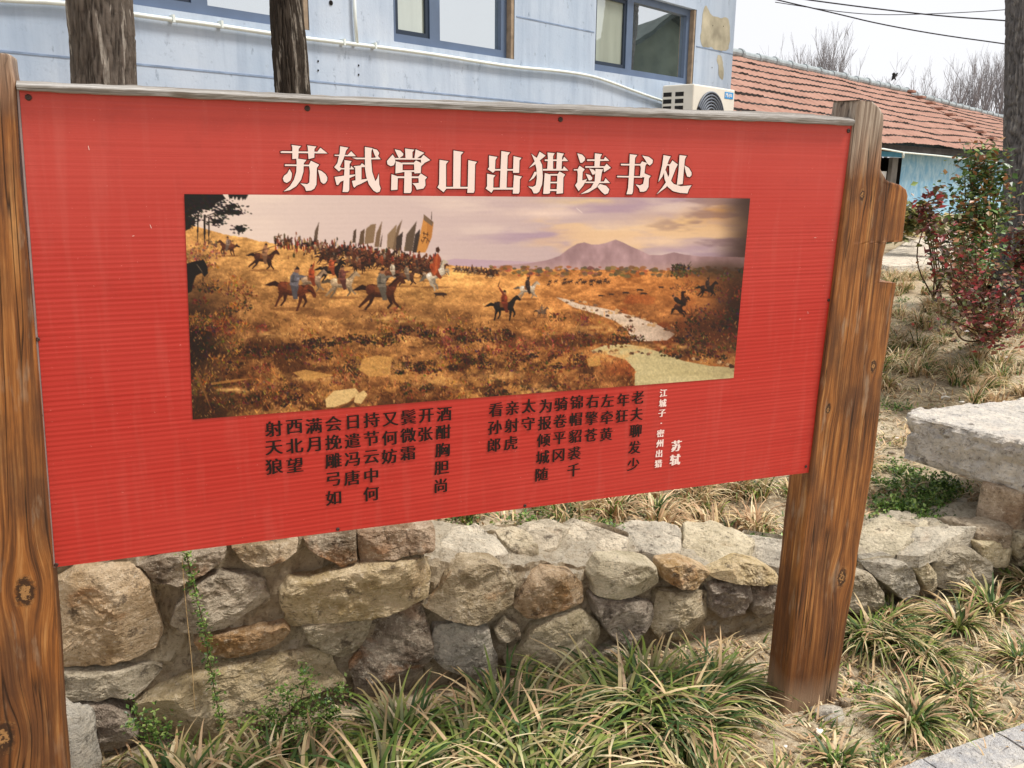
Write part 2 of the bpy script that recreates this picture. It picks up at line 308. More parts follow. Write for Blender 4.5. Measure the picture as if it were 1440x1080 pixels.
MAT['bird'] = plain('black_feathers', c4(18, 17, 18), 0.6, 0.3, 0.2, 40)
# bark
def bark(name, dark, mid, pale, pale_amt):
    t = MT(name, 0.95, 0.1); st = t.attr('st', 'Vector'); c0 = t.attr('Col'); rp = t.n('SeparateColor', 0, Color=c0)
    n1 = t.noise(t.scale(st, 90, 16, 90), 1, 6, 0.75); n2 = t.noise(t.scale(st, 34, 3.0, 34, (5, 2, 0)), 1, 4, 0.6, 0.5)
    c = t.ramp(t.math('ADD', t.math('MULTIPLY', rp, 0.6), t.math('MULTIPLY', n1, 0.5)), (0.22, dark), (0.52, mid), (0.85, tuple(x * 1.35 for x in mid[:3]) + (1,)))
    c = t.mix(t.math('MULTIPLY', t.ramp(n2, (0.565, 0.0), (0.60, pale_amt)), t.ramp(n1, (0.35, 0.2), (0.6, 1.0))), c, pale)
    return t.done(c, None, t.bump(n1, 1.0, 0.02))
MAT['bark'] = bark('furrowed_grey_bark', c4(46, 41, 38), c4(112, 102, 92), c4(192, 182, 168), 0.95); MAT['bark_dark'] = bark('dark_furrowed_bark', c4(22, 20, 19), c4(70, 62, 54), c4(176, 166, 152), 0.9)
MAT['bark_grey'] = bark('smooth_grey_bark', c4(66, 64, 64), c4(108, 104, 102), c4(176, 170, 162), 0.7); MAT['twig'] = plain('hazed_bare_twigs', c4(140, 138, 140), 0.95, 0.05, 0.15, 3)  # twig grey is lightened: distance haze put into the colour
MAT['stem'] = plain('brown_stem', c4(96, 74, 60), 0.85, 0.1, 0.25, 20)
def leafy(name, rough=0.5, trans=0.25):
    t = MT(name, rough, 0.35); c = t.attr('Col'); t.done(c); tr = t.n('BsdfTranslucent', 0, Color=c); ms = t.n('MixShader', 0, i0=trans, i1=t.b.outputs[0], i2=tr)
    t.t.links.new(ms, t.t.nodes['Material Output'].inputs[0]); return t.m
MAT['grass'] = leafy('grass_blades', 0.55, 0.22); MAT['leaf'] = leafy('glossy_leaves', 0.35, 0.2)
MAT['ac'] = plain('cream_enamel', c4(226, 220, 206), 0.4, 0.4, 0.05, 6); MAT['ac_dark'] = plain('dark_vent', c4(40, 38, 36), 0.7, 0.2, 0.1, 6); MAT['ac_grille'] = plain('grey_fan_grille', c4(104, 110, 120), 0.5, 0.4, 0.1, 6)
MAT['ac_label'] = plain('blue_label', c4(40, 146, 214), 0.5, 0.4, 0.04, 6)
MAT['kerb'] = stone_mat('granite_kerb', 0.05)
MAT['slate'] = plain('dark_slate_roof', c4(60, 66, 64), 0.9, 0.1, 0.3, 3)
# ================================================================== ground
WALL_U = [WALL.huv(*p) for p in ((605, 788), (720, 795), (830, 798), (1000, 803), (1100, 812), (1240, 786), (1330, 766), (1440, 748))]
TOP_U = np.array([w[0] for w in WALL_U]); TOP_V = np.array([w[1] for w in WALL_U])
def wall_top(u): return np.where(np.asarray(u) < TOP_U[0] - 0.02, 0.66, np.interp(u, TOP_U, TOP_V))
def front_z(x, y): return -0.145 + 0.07 * sstep(1.15, 2.6, x) - 0.02 * sstep(2.4, 1.6, y)
def ground_z(x, y, noise=True):
    x = np.asarray(x, float); y = np.asarray(y, float); qx, qy = x - WALL.O[0], y - WALL.O[1]
    u = qx * WALL.u[0] + qy * WALL.u[1]; w = -(qx * WALL.n[0] + qy * WALL.n[1])          # w: metres behind the wall face
    near = np.where(u < TOP_U[0], 0.56, np.interp(u, TOP_U, TOP_V) - 0.035)
    near = near * (1 - sstep(0.3, 1.2, w) * (u < TOP_U[0])) + 0.36 * sstep(0.3, 1.2, w) * (u < TOP_U[0])
    k = sstep(0.3, 4.0, w); terr = near * (1 - k) + 0.36 * k + 0.10 * sstep(5, 12, w)
    z = np.where(w < 0.12, front_z(x, y), terr)
    if noise:
        P = np.stack([x, y, 0 * x], -1); z = z + 0.018 * fbm(P, 3.1, 3) + 0.008 * fbm(P, 17, 3)
    return z
def axis(a, b, st, far, gr=1.22):
    mid = np.arange(a, b, st); up, d, v = [], st, b
    while v < far: v += d; d *= gr; up.append(v)
    lo, d, v = [], st, a
    while v > -far: v -= d; d *= gr; lo.append(v)
    return np.r_[lo[::-1], mid, up]
gx = axis(-2.2, 4.2, 0.03, 400); gy = axis(1.2, 7.2, 0.03, 400); GX, GY = np.meshgrid(gx, gy)
V = np.stack([GX, GY, ground_z(GX, GY)], -1).reshape(-1, 3)
tag(mesh('ground', V, gridF(len(gx), len(gy)), MAT['soil'], origin=(0, 0, 0)), kind='structure')

# stone paved path beyond the terrace
pz = 0.50
pp = [at_z(x, y, pz) for x, y in ((1225, 374), (1262, 345), (1300, 333), (1340, 329), (1470, 326), (1480, 366), (1400, 372), (1310, 373))]
n = 90; A = np.array(pp); lo, hi = A.min(0), A.max(0)
def sheet_from_poly(P, z0, th, amp, sc):                      # a raised slab with a noisy top inside an outline
    C0 = P.mean(0); R = resample(chaikin(P, 1), 96); rows = []
    for q in (1.0, 0.995, 0.97, 0.9, 0.8, 0.65, 0.5, 0.35, 0.2, 0.05):
        rows.append(C0 + (R - C0) * q)
    V = np.array(rows); V[..., 2] = z0 + amp * fbm(V * np.array([1, 1, 0]), sc, 4); base = V[0].copy(); base[:, 2] = z0 - th
    V = np.concatenate([base[None], V]); return V.reshape(-1, 3), gridF(96, len(V), True)
V, Fc = sheet_from_poly(A, pz, 0.2, 0.03, 1.3); o = mesh('path', V, Fc, MAT['pale_stone']); o.color = c4(214, 206, 194); tag(o, kind='structure')

# ================================================================== rubble retaining wall
def stone_px(orig, k, pts): return [(orig[0] + x / k, orig[1] + y / k) for x, y in pts]
Z6 = lambda *p: stone_px((0, 720), 3, p); Z7 = lambda *p: stone_px((480, 720), 3, p); Z8 = lambda *p: stone_px((960, 720), 3, p)
TAN, GREY, BRN, PALE, DARK, PURP, OCH = (178, 158, 124), (160, 150, 134), (142, 110, 78), (218, 212, 196), (92, 76, 60), (136, 124, 118), (190, 164, 116)
STONES = [
 (Z6((215,320),(330,240),(480,222),(575,228),(625,290),(645,400),(672,500),(645,565),(545,605),(430,632),(245,628)), (190, 160, 120), .055, 1),
 (Z6((585,215),(700,180),(950,150),(945,195),(880,240),(760,300),(650,298),(620,240)), (126, 108, 90), .03, 1),
 (Z6((980,150),(1100,120),(1250,110),(1245,150),(1150,200),(1060,222),(1010,190)), (164, 140, 104), .04, 1),
 (Z6((1285,110),(1500,75),(1500,190),(1440,215),(1370,185),(1300,145)), (134, 118, 98), .035, 1),
 (Z6((740,400),(830,300),(900,265),(1030,255),(1110,290),(1135,360),(1060,410),(940,470),(770,497),(725,470)), (158, 146, 128), .04, 0),
 (Z6((820,540),(870,500),(1050,490),(1190,455),(1215,490),(1180,530),(1060,585),(960,605),(860,590)), (176, 138, 92), .035, 1),
 (Z6((250,655),(640,640),(675,660),(640,700),(570,765),(480,755),(430,770),(360,765),(255,780),(200,770),(200,660)), (180, 170, 148), .05, 0),
 (Z6((585,790),(680,740),(860,660),(1000,625),(1240,590),(1370,580),(1430,680),(1440,730),(1250,770),(1180,850),(1070,870),(1060,920),(960,935),(780,945),(690,915),(610,850)), (196, 176, 134), .055, 0),
 (Z6((270,790),(400,775),(480,785),(540,830),(585,890),(570,945),(480,975),(380,985),(320,930)), (158, 144, 132), .06, 0),
 (Z6((380,990),(600,965),(680,985),(660,1060),(560,1075),(400,1060)), DARK, .02, 1),
 (Z7((-250,330),(-210,275),(-100,262),(0,225),(150,200),(335,168),(358,230),(355,340),(290,365),(200,415),(120,428),(-30,450),(-210,475),(-245,400)), (196, 174, 128), .06, 0),
 (Z7((-170,470),(-20,440),(125,432),(110,510),(60,580),(0,605),(-90,580),(-140,540)), (164, 152, 124), .035, 0),
 (Z7((130,440),(250,390),(340,400),(370,500),(380,590),(340,650),(260,760),(130,830),(70,800),(40,640),(100,540)), (100, 84, 70), .03, 1),
 (Z7((75,75),(380,40),(378,135),(330,150),(200,185),(90,200),(72,130)), (152, 120, 92), .05, 1),
 (Z7((390,340),(440,260),(520,205),(640,200),(700,250),(730,300),(715,380),(640,420),(560,447),(430,425),(350,390)), (164, 146, 112), .05, 1),
 (Z7((765,320),(790,280),(850,235),(960,255),(1010,300),(1010,370),(930,395),(830,430),(770,435),(730,390)), (176, 142, 100), .05, 1),
 (Z7((395,490),(480,465),(610,475),(630,550),(650,600),(655,690),(640,712),(560,695),(430,650),(385,600)), (178, 174, 162), .04, 0),
 (Z7((640,490),(690,450),(740,460),(748,500),(700,530),(660,530)), (164, 152, 126), .04, 0),
 (Z7((810,480),(900,420),(1010,405),(1065,450),(1078,520),(1050,590),(990,640),(900,655),(780,655),(700,630),(760,560)), (190, 176, 140), .05, 0),
 (Z7((1045,260),(1090,195),(1200,190),(1310,210),(1325,290),(1250,330),(1150,352),(1060,330)), (206, 196, 166), .055, 0),
 (Z7((1050,345),(1200,360),(1300,380),(1310,450),(1240,540),(1200,570),(1120,500),(1065,420)), (146, 134, 124), .04, 0),
 (Z7((1345,210),(1440,195),(1545,240),(1480,310),(1410,305),(1350,270)), (190, 154, 102), .05, 1),
 (Z7((1330,330),(1440,330),(1540,340),(1530,450),(1440,530),(1330,530),(1300,480)), (178, 162, 128), .04, 0),
 (Z7((1050,600),(1150,560),(1190,600),(1150,640),(1060,640)), GREY, .03, 0),
 (Z7((690,670),(960,650),(980,690),(850,730),(720,730)), (164, 148, 124), .025, 0),
 (Z8((110,260),(240,195),(330,215),(380,240),(380,280),(270,288),(130,270)), (200, 176, 124), .06, 0),
 (Z8((110,300),(270,280),(275,350),(240,420),(160,440),(110,400)), (138, 126, 118), .04, 0),
 (Z8((280,290),(430,290),(420,400),(320,440),(280,400)), (112, 100, 92), .035, 0),
 (Z8((500,250),(640,240),(640,390),(520,400)), (150, 138, 122), .04, 0),
 (Z8((650,240),(760,245),(810,310),(815,390),(760,420),(660,400)), (168, 156, 134), .05, 0),
 (Z8((750,210),(900,190),(940,220),(975,320),(980,360),(920,370),(850,310),(790,260)), (152, 148, 138), .06, 0),
 (Z8((930,210),(1000,190),(1040,240),(1045,320),(1020,330),(960,250)), (196, 184, 150), .05, 0),
 (Z8((1050,200),(1100,150),(1200,150),(1270,200),(1260,260),(1200,320),(1110,325),(1050,300)), (160, 152, 134), .06, 0),
 (Z8((1225,120),(1330,110),(1370,150),(1365,220),(1290,220),(1240,180)), (206, 192, 154), .05, 0),
 (Z8((1385,80),(1500,70),(1500,190),(1400,220),(1375,150)), (178, 168, 138), .05, 0),
 (Z8((1045,335),(1130,330),(1130,380),(1060,390)), (156, 150, 138), .03, 0),
 (Z8((820,370),(915,385),(930,410),(850,425)), (96, 94, 90), .02, 0),
 (Z8((1150,330),(1250,300),(1330,300),(1320,340),(1180,350)), (198, 196, 188), .02, 0),
]
wall = thing('stone_retaining_wall', WALL.p(0.5, -0.1), 'low mortared rubble stone retaining wall behind the red notice board', 'wall')
# mortared core: profile swept along the wall
us = np.r_[np.linspace(-4.5, -1.4, 20), np.arange(-1.36, 3.3, 0.014), np.linspace(3.35, 8, 24)]
TH = 0.36
prof = [(0.0, q) for q in np.linspace(0, 0.90, 34)] + [(0.004, 0.95), (0.012, 0.985), (0.03, 1.0)] + [(q, 1.0) for q in np.linspace(0.045, TH - 0.01, 24)] + [(TH, 0.98), (TH + 0.01, 0.9), (TH + 0.01, 0.3)]
rows = []
for (w, q) in prof:
    tv = wall_top(us); z0 = -0.30; v = z0 + (tv - z0) * q; P = WALL.O + us[:, None] * WALL.u + v[:, None] * WALL.v - (w - 0.0) * WALL.n
    rows.append(P)
P = np.array(rows); d1 = fbm(P, 6.5, 4); d2 = fbm(P + 9, 24, 3); facew = np.array([1.0 if w < 0.02 else 0.35 for w, q in prof])[:, None, None]
P = P + WALL.n * (0.026 * d1 + 0.020 * d2 + 0.016 * fbm(P + 2, 50, 3) - 0.022)[..., None] * facew
P[..., 2] += ((0.026 * fbm(P + 3, 7, 4) + 0.024 * fbm(P + 6, 26, 4)) * np.array([0.0 if q < 0.9 else 1.0 for w, q in prof])[:, None])
mesh('mortar_core', P.reshape(-1, 3), gridF(len(us), len(prof)), MAT['mortar'], wall, smooth=False)
def stone_mesh(pl, pts2, depth, seed, emb=0.05, rough=1.0, gr_=1.05):     # pts2: outline in plane axes
    NS = 110; R0 = np.array(pts2); R0 = np.stack([.94 * R0 + .06 * np.roll(R0, -1, 0), .06 * R0 + .94 * np.roll(R0, -1, 0)], 1).reshape(-1, 2); R = resample(R0, NS)
    R3 = np.stack([R[:, 0], R[:, 1], np.full(NS, seed * 3.7)], 1); C0 = R.mean(0); R = R + (R - C0) * (0.09 * fbm(R3, 16, 4))[:, None]; R = C0 + (R - C0) * gr_; ext = np.abs(R - C0).max()
    rows = [(1.0, -emb), (1.0, -0.004), (0.992, 0.35), (0.975, 0.66), (0.945, 0.86)] + [(q, 1 - 0.05 * q * q) for q in np.linspace(0.90, 0, 20)]; fac_ = [(rs0.normal(0, 1, 2), rs0.uniform(.25, .75)) for rs0 in [np.random.default_rng(seed + 500)] for _ in range(4)]
    V = []; rs = np.random.default_rng(seed); tl = rs.normal(0, 0.10, 2)
    for q, h in rows:
        X = C0 + (R - C0) * q; off = np.full(NS, -emb if h == -emb else h * depth)
        pt = np.stack([X[:, 0], X[:, 1], off + seed * 2.1], 1)
        if h > 0: off = off + rough * min(h, 1) * (0.014 * fbm(pt, 9, 4) + 0.012 * fbm(pt, 31, 4) - 0.012 * np.abs(fbm(pt + 5, 8, 3)) + 0.020 * np.floor(fbm(pt * np.array([1, 1.7, 1]) + 9, 7, 4) * 5) / 5) + min(h, 1) * ((X - C0) @ tl)
        if h > 0.3:
            for gdir, cc0 in fac_: off = np.minimum(off, depth * 1.02 - ((X - C0) @ (gdir / np.linalg.norm(gdir)) - cc0 * ext) * 0.55)
        V.append(pl.O + X[:, :1] * pl.u + X[:, 1:2] * pl.v + off[:, None] * pl.n)
    return np.array(V).reshape(-1, 3), gridF(NS, len(rows), True)
for i, (px, col, dp, warm) in enumerate(STONES):
    uv = [WALL.huv(x, y) for x, y in px]; dp = dp * 0.9 + 0.006
    V, Fc = stone_mesh(WALL, uv, dp, i + 1)
    o = mesh('stone', V, Fc, MAT['stone' if warm else 'pale_stone'], wall, smooth=False); o.color = c4(*col)
class Flat:                                       # horizontal plane used for the cap stones
    def __init__(s, z): s.O = np.array([0, 0, z]); s.u = np.array([1.0, 0, 0]); s.v = np.array([0, 1.0, 0]); s.n = np.array([0, 0, 1.0])
CAPS = [(Z7((385,82),(560,75),(640,110),(700,170),(540,190),(350,160)), PALE), (Z7((570,75),(730,52),(790,110),(820,165),(710,170),(650,110)), (206,194,166)), (Z7((760,66),(900,42),(960,62),(905,140),(830,160)), (196,186,166)),
 (Z7((930,52),(1100,50),(1200,90),(1190,170),(1070,176),(940,140)), (214,204,184)), (Z7((1130,55),(1300,55),(1420,70),(1420,170),(1320,190),(1215,160)), (204,198,184)), (Z8((10,75),(120,62),(240,90),(300,120),(250,180),(110,245),(0,190)), (212,200,170)),
 (Z8((260,80),(400,100),(480,130),(470,230),(400,230),(330,208),(260,180)), (196,190,178)), (Z8((740,105),(830,35),(960,28),(1050,60),(980,125),(900,175),(760,185)), (206,196,170)), (Z8((1000,62),(1180,72),(1225,108),(1100,140),(1010,180),(920,172)), (196,190,176)), (Z8((1070,25),(1380,62),(1370,105),(1240,105),(1190,70)), (156,138,116))]
for i, (px, col) in enumerate(CAPS):
    cx = sum(p[0] for p in px) / len(px); cy = sum(p[1] for p in px) / len(px)
    z = float(wall_top(WALL.uv(at_z(cx, cy, 0.2))[0])) + 0.012; pts = [at_z(x, y, z)[:2] for x, y in px]
    V, Fc = stone_mesh(Flat(z), pts, 0.026, 60 + i, 0.05, 0.8, 1.10); o = mesh('cap_stone', V, Fc, MAT['pale_stone'], wall, smooth=False); o.color = c4(*col)

# loose rocks
def rock(name, base, size, col, seed, label, cat='rock', group=None, mat='pale_stone', flat=1.0, dens=40):
    nu, nv = dens, dens // 2; th = np.linspace(0, 2 * math.pi, nu, endpoint=False); ph = np.linspace(-math.pi / 2, math.pi / 2, nv); T, Q = np.meshgrid(th, ph)
    D = np.stack([np.cos(Q) * np.cos(T), np.cos(Q) * np.sin(T), np.sin(Q)], -1); D = np.sign(D) * np.abs(D) ** 0.75
    r = 1 + 0.28 * fbm(D + seed * 5.3, 1.3, 3) + 0.07 * fbm(D + seed, 5, 3); V = D * r[..., None] * np.array(size); V = V.reshape(-1, 3) + np.array(base)
    o = mesh(name, V, gridF(nu, nv, True), MAT[mat], origin=base); o.color = c4(*col); return tag(o, label, cat, group)
b = at_z(96, 1075, -0.06); rock('rock', b + np.array([-0.01, 0.05, 0.0]), (0.07, 0.07, 0.16), (206, 204, 196), 3, 'pale pointed rock standing beside the foot of the left post')
b = at_z(1165, 1005, -0.145); rock('rubble_lump', b, (0.055, 0.035, 0.022), (196, 194, 186), 8, 'whitish broken cement lump at the foot of the right post')
b = at_z(1188, 987, -0.14); rock('pebble', b, (0.02, 0.018, 0.014), (176, 158, 134), 9, 'small tan stone just right of the right post foot')
b = at_z(1327, 862, -0.09); rock('rock', b, (0.06, 0.04, 0.03), (208, 206, 198), 12, 'flat white stone in the grass below the wall')

# ================================================================== stone bench
zt = 0.53; sl_top = [(1272, 582), (1300, 574), (1335, 569), (1378, 566), (1440, 559), (1520, 552), (1600, 600), (1610, 660), (1500, 640), (1440, 622), (1394, 611), (1350, 599), (1300, 589)]
T = np.array([at_z(x, y, zt) for x, y in sl_top]); bench_o = at_z(1410, 727, 0.17)
bench = thing('stone_bench', bench_o, 'thick rough pale stone slab bench on stone blocks behind the low wall', 'bench')
R = resample(chaikin(T[:, :2], 1), 160); C0 = R.mean(0); rows = []
for q, z in ((0.0, 0), (0.15, 0), (0.3, 0), (0.45, 0), (0.6, 0), (0.75, 0), (0.86, 0), (0.93, 0), (0.97, -0.001), (0.985, -0.004), (0.993, -0.012), (1.0, -0.03), (1.0, -0.05), (0.998, -0.075), (0.992, -0.10), (0.98, -0.125), (0.985, -0.16), (0.98, -0.19), (0.968, -0.212), (0.95, -0.224), (0.88, -0.23), (0.4, -0.23), (0.0, -0.23)):
    X = C0 + (R - C0) * q; P = np.column_stack([X, np.full(160, zt + z)]); a = 0.008 if z > -0.002 else 0.030
    nrm = (X - C0) / (np.linalg.norm(X - C0, axis=1, keepdims=True) + 1e-6); k = (a * fbm(P, 14, 4) + 0.5 * a * fbm(P + 4, 42, 3))
    side = 1.0 if z < -0.008 else 0.0
    P[:, :2] += nrm * (k * side * 1.5)[:, None]; P[:, 2] += k * (1 - 0.4 * side) + 0.012 * fbm(P, 3, 2); rows.append(P)
o = mesh('slab', np.array(rows).reshape(-1, 3), gridF(160, len(rows), True), MAT['pale_stone'], bench, smooth=False); o.color = c4(222, 220, 218)
def block(name, c, sx, sy, z0, z1, yaw, col, parent, seed):
    nu, nz = 64, 12; th = np.linspace(0, 2 * math.pi, nu, endpoint=False); rows = []
    for q, z in [(0.0, z0), (0.9, z0), (1.0, z0 + 0.01)] + [(1.0, z) for z in np.linspace(z0 + 0.02, z1 - 0.02, nz)] + [(0.97, z1 - 0.005), (0.9, z1), (0.0, z1)]:
        e = 5.0; rr = (np.abs(np.cos(th)) ** e + np.abs(np.sin(th)) ** e) ** (-1 / e)
        X = np.stack([rr * np.cos(th) * sx * q, rr * np.sin(th) * sy * q], 1); ca, sa = math.cos(yaw), math.sin(yaw)
        P = np.column_stack([c[0] + X[:, 0] * ca - X[:, 1] * sa, c[1] + X[:, 0] * sa + X[:, 1] * ca, np.full(nu, z)])
        k = 0.010 * fbm(P + seed, 12, 3) * (1 if q > 0.5 else 0); P[:, 0] += k * np.cos(th + yaw); P[:, 1] += k * np.sin(th + yaw); rows.append(P)
    o = mesh(name, np.array(rows).reshape(-1, 3), gridF(nu, len(rows), True), MAT['pale_stone'], parent); o.color = c4(*col); return o
fy = math.atan2(T[9][1] - T[0][1], T[9][0] - T[0][0])
B0 = at_z(1366, 726, 0.15); dB = np.array([math.cos(fy), math.sin(fy), 0]); nB_ = np.array([-math.sin(fy), math.cos(fy), 0])
for k, (L_, col) in enumerate(((.10, (176, 148, 122)), (.14, (190, 162, 134)), (.16, (178, 156, 130)))):
    c_k = B0 + dB * (.10, .345, .65)[k] + nB_ * .15; block('support_block', c_k, L_, 0.15, 0.05, 0.315, fy, col, bench, 2 + 3 * k)
# ================================================================== kerb stones
kz = -0.095; KP = [at_z(x, y, kz) for x, y in ((1215, 1092), (1292, 1063), (1396, 1027), (1500, 990), (1620, 950))]
klab = ['pale granite kerb stone, partly cut by the bottom edge of the photo', 'pale granite kerb stone with the whole front edge in the grass, bottom right corner', 'pale granite kerb stone at the right edge of the photo', 'pale granite kerb stone farthest along the verge']
for i in range(len(KP) - 1):
    a, b = KP[i], KP[i + 1]; t = (b - a); L = np.linalg.norm(t[:2]); t = t / L; nn = np.array([t[1], -t[0], 0]); a2 = a + t * 0.004; L -= 0.008
    nu = 40; rows = []
    for w, z in ((0, -0.16), (0, -0.03), (0.004, -0.012), (0.014, 0.0), (0.05, 0.003), (0.10, 0.003), (0.13, 0.0), (0.138, -0.012), (0.142, -0.16)):
        s_a = np.linspace(0, L, nu); P = a2 + s_a[:, None] * t + w * nn; P[:, 2] = kz + z + 0.006 * fbm(P + i * 3, 14, 3); P[:, :2] += nn[:2] * (0.005 * fbm(P, 20, 3))[:, None]; rows.append(P)
    Vk = np.array(rows); nr = len(rows); Fk = [tuple(f) for f in gridF(nu, nr)] + [tuple(r * nu for r in range(nr)), tuple(r * nu + nu - 1 for r in range(nr - 1, -1, -1))]
    o = mesh('kerb_stone', Vk.reshape(-1, 3), Fk, MAT['kerb'], smooth=False); o.color = c4(196, 202, 212); tag(o, klab[i], 'kerb stone', 'kerb stones along the verge')
pv = [KP[0] - np.array([0.6, -0.15, 0]), KP[-1], KP[-1] + np.array([0.7, -2.5, 0]), KP[0] + np.array([0.2, -2.0, 0])]
nn = np.array([KP[1][1] - KP[0][1], -(KP[1][0] - KP[0][0]), 0]); nn /= np.linalg.norm(nn)
V = [KP[0] + nn * 0.13, KP[-1] + nn * 0.13, KP[-1] + nn * 2.6, KP[0] + nn * 2.6]; V = [np.array([v[0], v[1], kz - 0.012]) for v in V]
o = mesh('pavement', np.array(V), [(0, 1, 2, 3)], plain('worn_concrete', c4(186, 178, 162), 0.95, 0.1, 0.15, 6, 0.4)); tag(o, kind='structure')
# ================================================================== blue building
fac = thing('blue_building', FAC.p(0, 0.4), 'pale blue rendered building with slate blue window frames behind the sign', 'building')
zt_f = 4.4; S1 = FAC.huv(1028, 115)[0]; S0 = -9.5
Wpx = [((205, None), (455, None)), ((555, 57), (717, 82)), ((836, 100), (972, 119))]
wins = []
z_sill = [FAC.huv(275, 19)[1], FAC.huv(633, 70)[1], FAC.huv(897, 108)[1]]; z_head = FAC.huv(973, 12)[1]
sx = [(FAC.huv(150, 10)[0], FAC.huv(436, 60)[0]), (FAC.huv(554, 55)[0], FAC.huv(723, 80)[0]), (FAC.huv(836, 98)[0], FAC.huv(974, 118)[0])]
for (a, b), zs in zip(sx, z_sill): wins.append((a, b, zs, z_head if len(wins) == 2 else max(z_head, zs + 1.2)))
mb = MB(); cuts = sorted({S0, S1} | {w[0] for w in wins} | {w[1] for w in wins})
for a, b in zip(cuts[:-1], cuts[1:]):
    hole = [w for w in wins if abs(w[0] - a) < 1e-6]
    for z0, z1 in ([(0.0, zt_f)] if not hole else [(0.0, hole[0][2]), (hole[0][3], zt_f)]):
        nn_ = max(1, int((b - a) / 0.5)); ss = np.linspace(a, b, nn_ + 1)
        for p, q in zip(ss[:-1], ss[1:]): mb.poly([FAC.p(p, z0), FAC.p(q, z0), FAC.p(q, z1), FAC.p(p, z1)])
mb.poly([FAC.p(S1, 0.0), FAC.p(S1, 0.0, -6), FAC.p(S1, zt_f, -6), FAC.p(S1, zt_f)]); mb.poly([FAC.p(S0, 0, -6), FAC.p(S0, 0), FAC.p(S0, zt_f), FAC.p(S0, zt_f, -6)])
mb.poly([FAC.p(S0, zt_f), FAC.p(S1, zt_f), FAC.p(S1, zt_f, -6), FAC.p(S0, zt_f, -6)]); mb.poly([FAC.p(S0, 0, -6), FAC.p(S1, 0, -6), FAC.p(S1, zt_f, -6), FAC.p(S0, zt_f, -6)])
mb.build('wall', MAT['blue'], fac)
rv = 0.09
for i, (a, b, z0, z1) in enumerate(wins):
    m = MB()
    m.poly([FAC.p(a, z0), FAC.p(b, z0), FAC.p(b, z0, -rv), FAC.p(a, z0, -rv)]); m.poly([FAC.p(a, z1), FAC.p(b, z1), FAC.p(b, z1, -rv), FAC.p(a, z1, -rv)]); m.poly([FAC.p(a, z0), FAC.p(a, z1), FAC.p(a, z1, -rv), FAC.p(a, z0, -rv)])
    m.build('reveal', MAT['blue'], fac)
    m = MB(); m.frame_box(FAC, b - 0.03, b - 0.001, z0 + 0.002, z1 - 0.002, -rv, -0.004); m.build('wooden_jamb', MAT['reveal'], fac)
    fr = MB(); fw = 0.055; mid = a + (b - a) * (0.45 if i == 0 else 0.36); bb = b - 0.031
    for u0, u1, v0, v1 in ((a, bb, z0 + 0.001, z0 + fw), (a, bb, z1 - fw, z1 - 0.001), (a, a + fw, z0 + fw, z1 - fw), (bb - fw, bb, z0 + fw, z1 - fw), (mid - fw, mid + fw * 0.6, z0 + fw, z1 - fw)):
        fr.frame_box(FAC, u0, u1, v0, v1, -rv, -rv + 0.045)
    f = fr.build('window_frame', MAT['frame'], fac)
    s = MB(); x0, x1, y0, y1 = a + fw, mid - fw, z0 + fw, z1 - fw; g = 0.028
    for u0, u1, v0, v1 in ((x0, x1, y0, y0 + g), (x0, x1, y1 - g, y1), (x0, x0 + g, y0 + g, y1 - g), (x1 - g, x1, y0 + g, y1 - g)): s.frame_box(FAC, u0, u1, v0, v1, -rv + 0.005, -rv + 0.036)
    s.build('sash', MAT['frame_dark'], f)
    m = MB(); m.poly([FAC.p(u, v, -rv + 0.02) for u, v in ((x0 + g, y0 + g), (x1 - g, y0 + g), (x1 - g, y1 - g), (x0 + g, y1 - g))]); m.build('pane', MAT['pane_curtain'], f)
    m = MB(); m.poly([FAC.p(u, v, -rv + 0.015) for u, v in ((mid + fw * 0.6, z0 + fw), (bb - fw, z0 + fw), (bb - fw, z1 - fw), (mid + fw * 0.6, z1 - fw))]); m.build('pane', MAT['pane_sky'], f)
# thin plaster joints (darker strips drawn proud of the wall), bare patches, drilled holes
m = MB()
def joint(px0, px1, s0=None, s1=None):
    z = 0.5 * (FAC.huv(*px0)[1] + FAC.huv(*px1)[1]); a, b = FAC.huv(*px0)[0], FAC.huv(*px1)[0]; m.frame_box(FAC, a if s0 is None else s0, b if s1 is None else s1, z - 0.0045, z + 0.0045, -0.01, 0.0025)
joint((0, 66), (700, 143), -9, FAC.huv(800, 150)[0]); joint((731, 26), (833, 43), sx[1][1] + 0.02, sx[2][0] - 0.02); joint((985, 67), (1027, 75), sx[2][1] + 0.02, S1 - 0.002)
m.build('plaster_joint', MAT['seam'], fac)
m = MB()
for pts in (((992, 5), (1000, 22), (1013, 25), (1026, 27), (1027, 70), (1013, 70), (990, 66), (985, 60), (987, 28)), ((1008, 76), (1015, 77), (1018, 112), (1011, 110))):
    R = resample(chaikin(np.array([FAC.huv(*p) for p in pts]), 1), 60); R += 0.02 * np.stack([fbm(np.c_[R, np.zeros(60)], 14, 3), fbm(np.c_[R, np.ones(60)], 14, 3)], 1); R[:, 0] = np.minimum(R[:, 0], S1 - 0.004)
    m = MB(); m.poly([FAC.p(u, v, 0.0018) for u, v in R]); m.build('flaked_patch', MAT['patch'], fac)
m = MB()
for px in ((465, 4), (447, 86), (447, 99), (504, 92), (504, 105), (1002, 36), (1017, 37), (1001, 95)):
    m = MB(); u, v = FAC.huv(*px); r = 0.014 if px == (465, 4) else 0.006; m.poly([FAC.p(u + r * math.cos(q), v + r * math.sin(q), 0.003) for q in np.linspace(0, 2 * math.pi, 10, endpoint=False)]); m.build('drill_hole', MAT['dark'], fac)
def pipe_px(pts, off=0.02): return [FAC.hit(x, y, off) for x, y in pts]
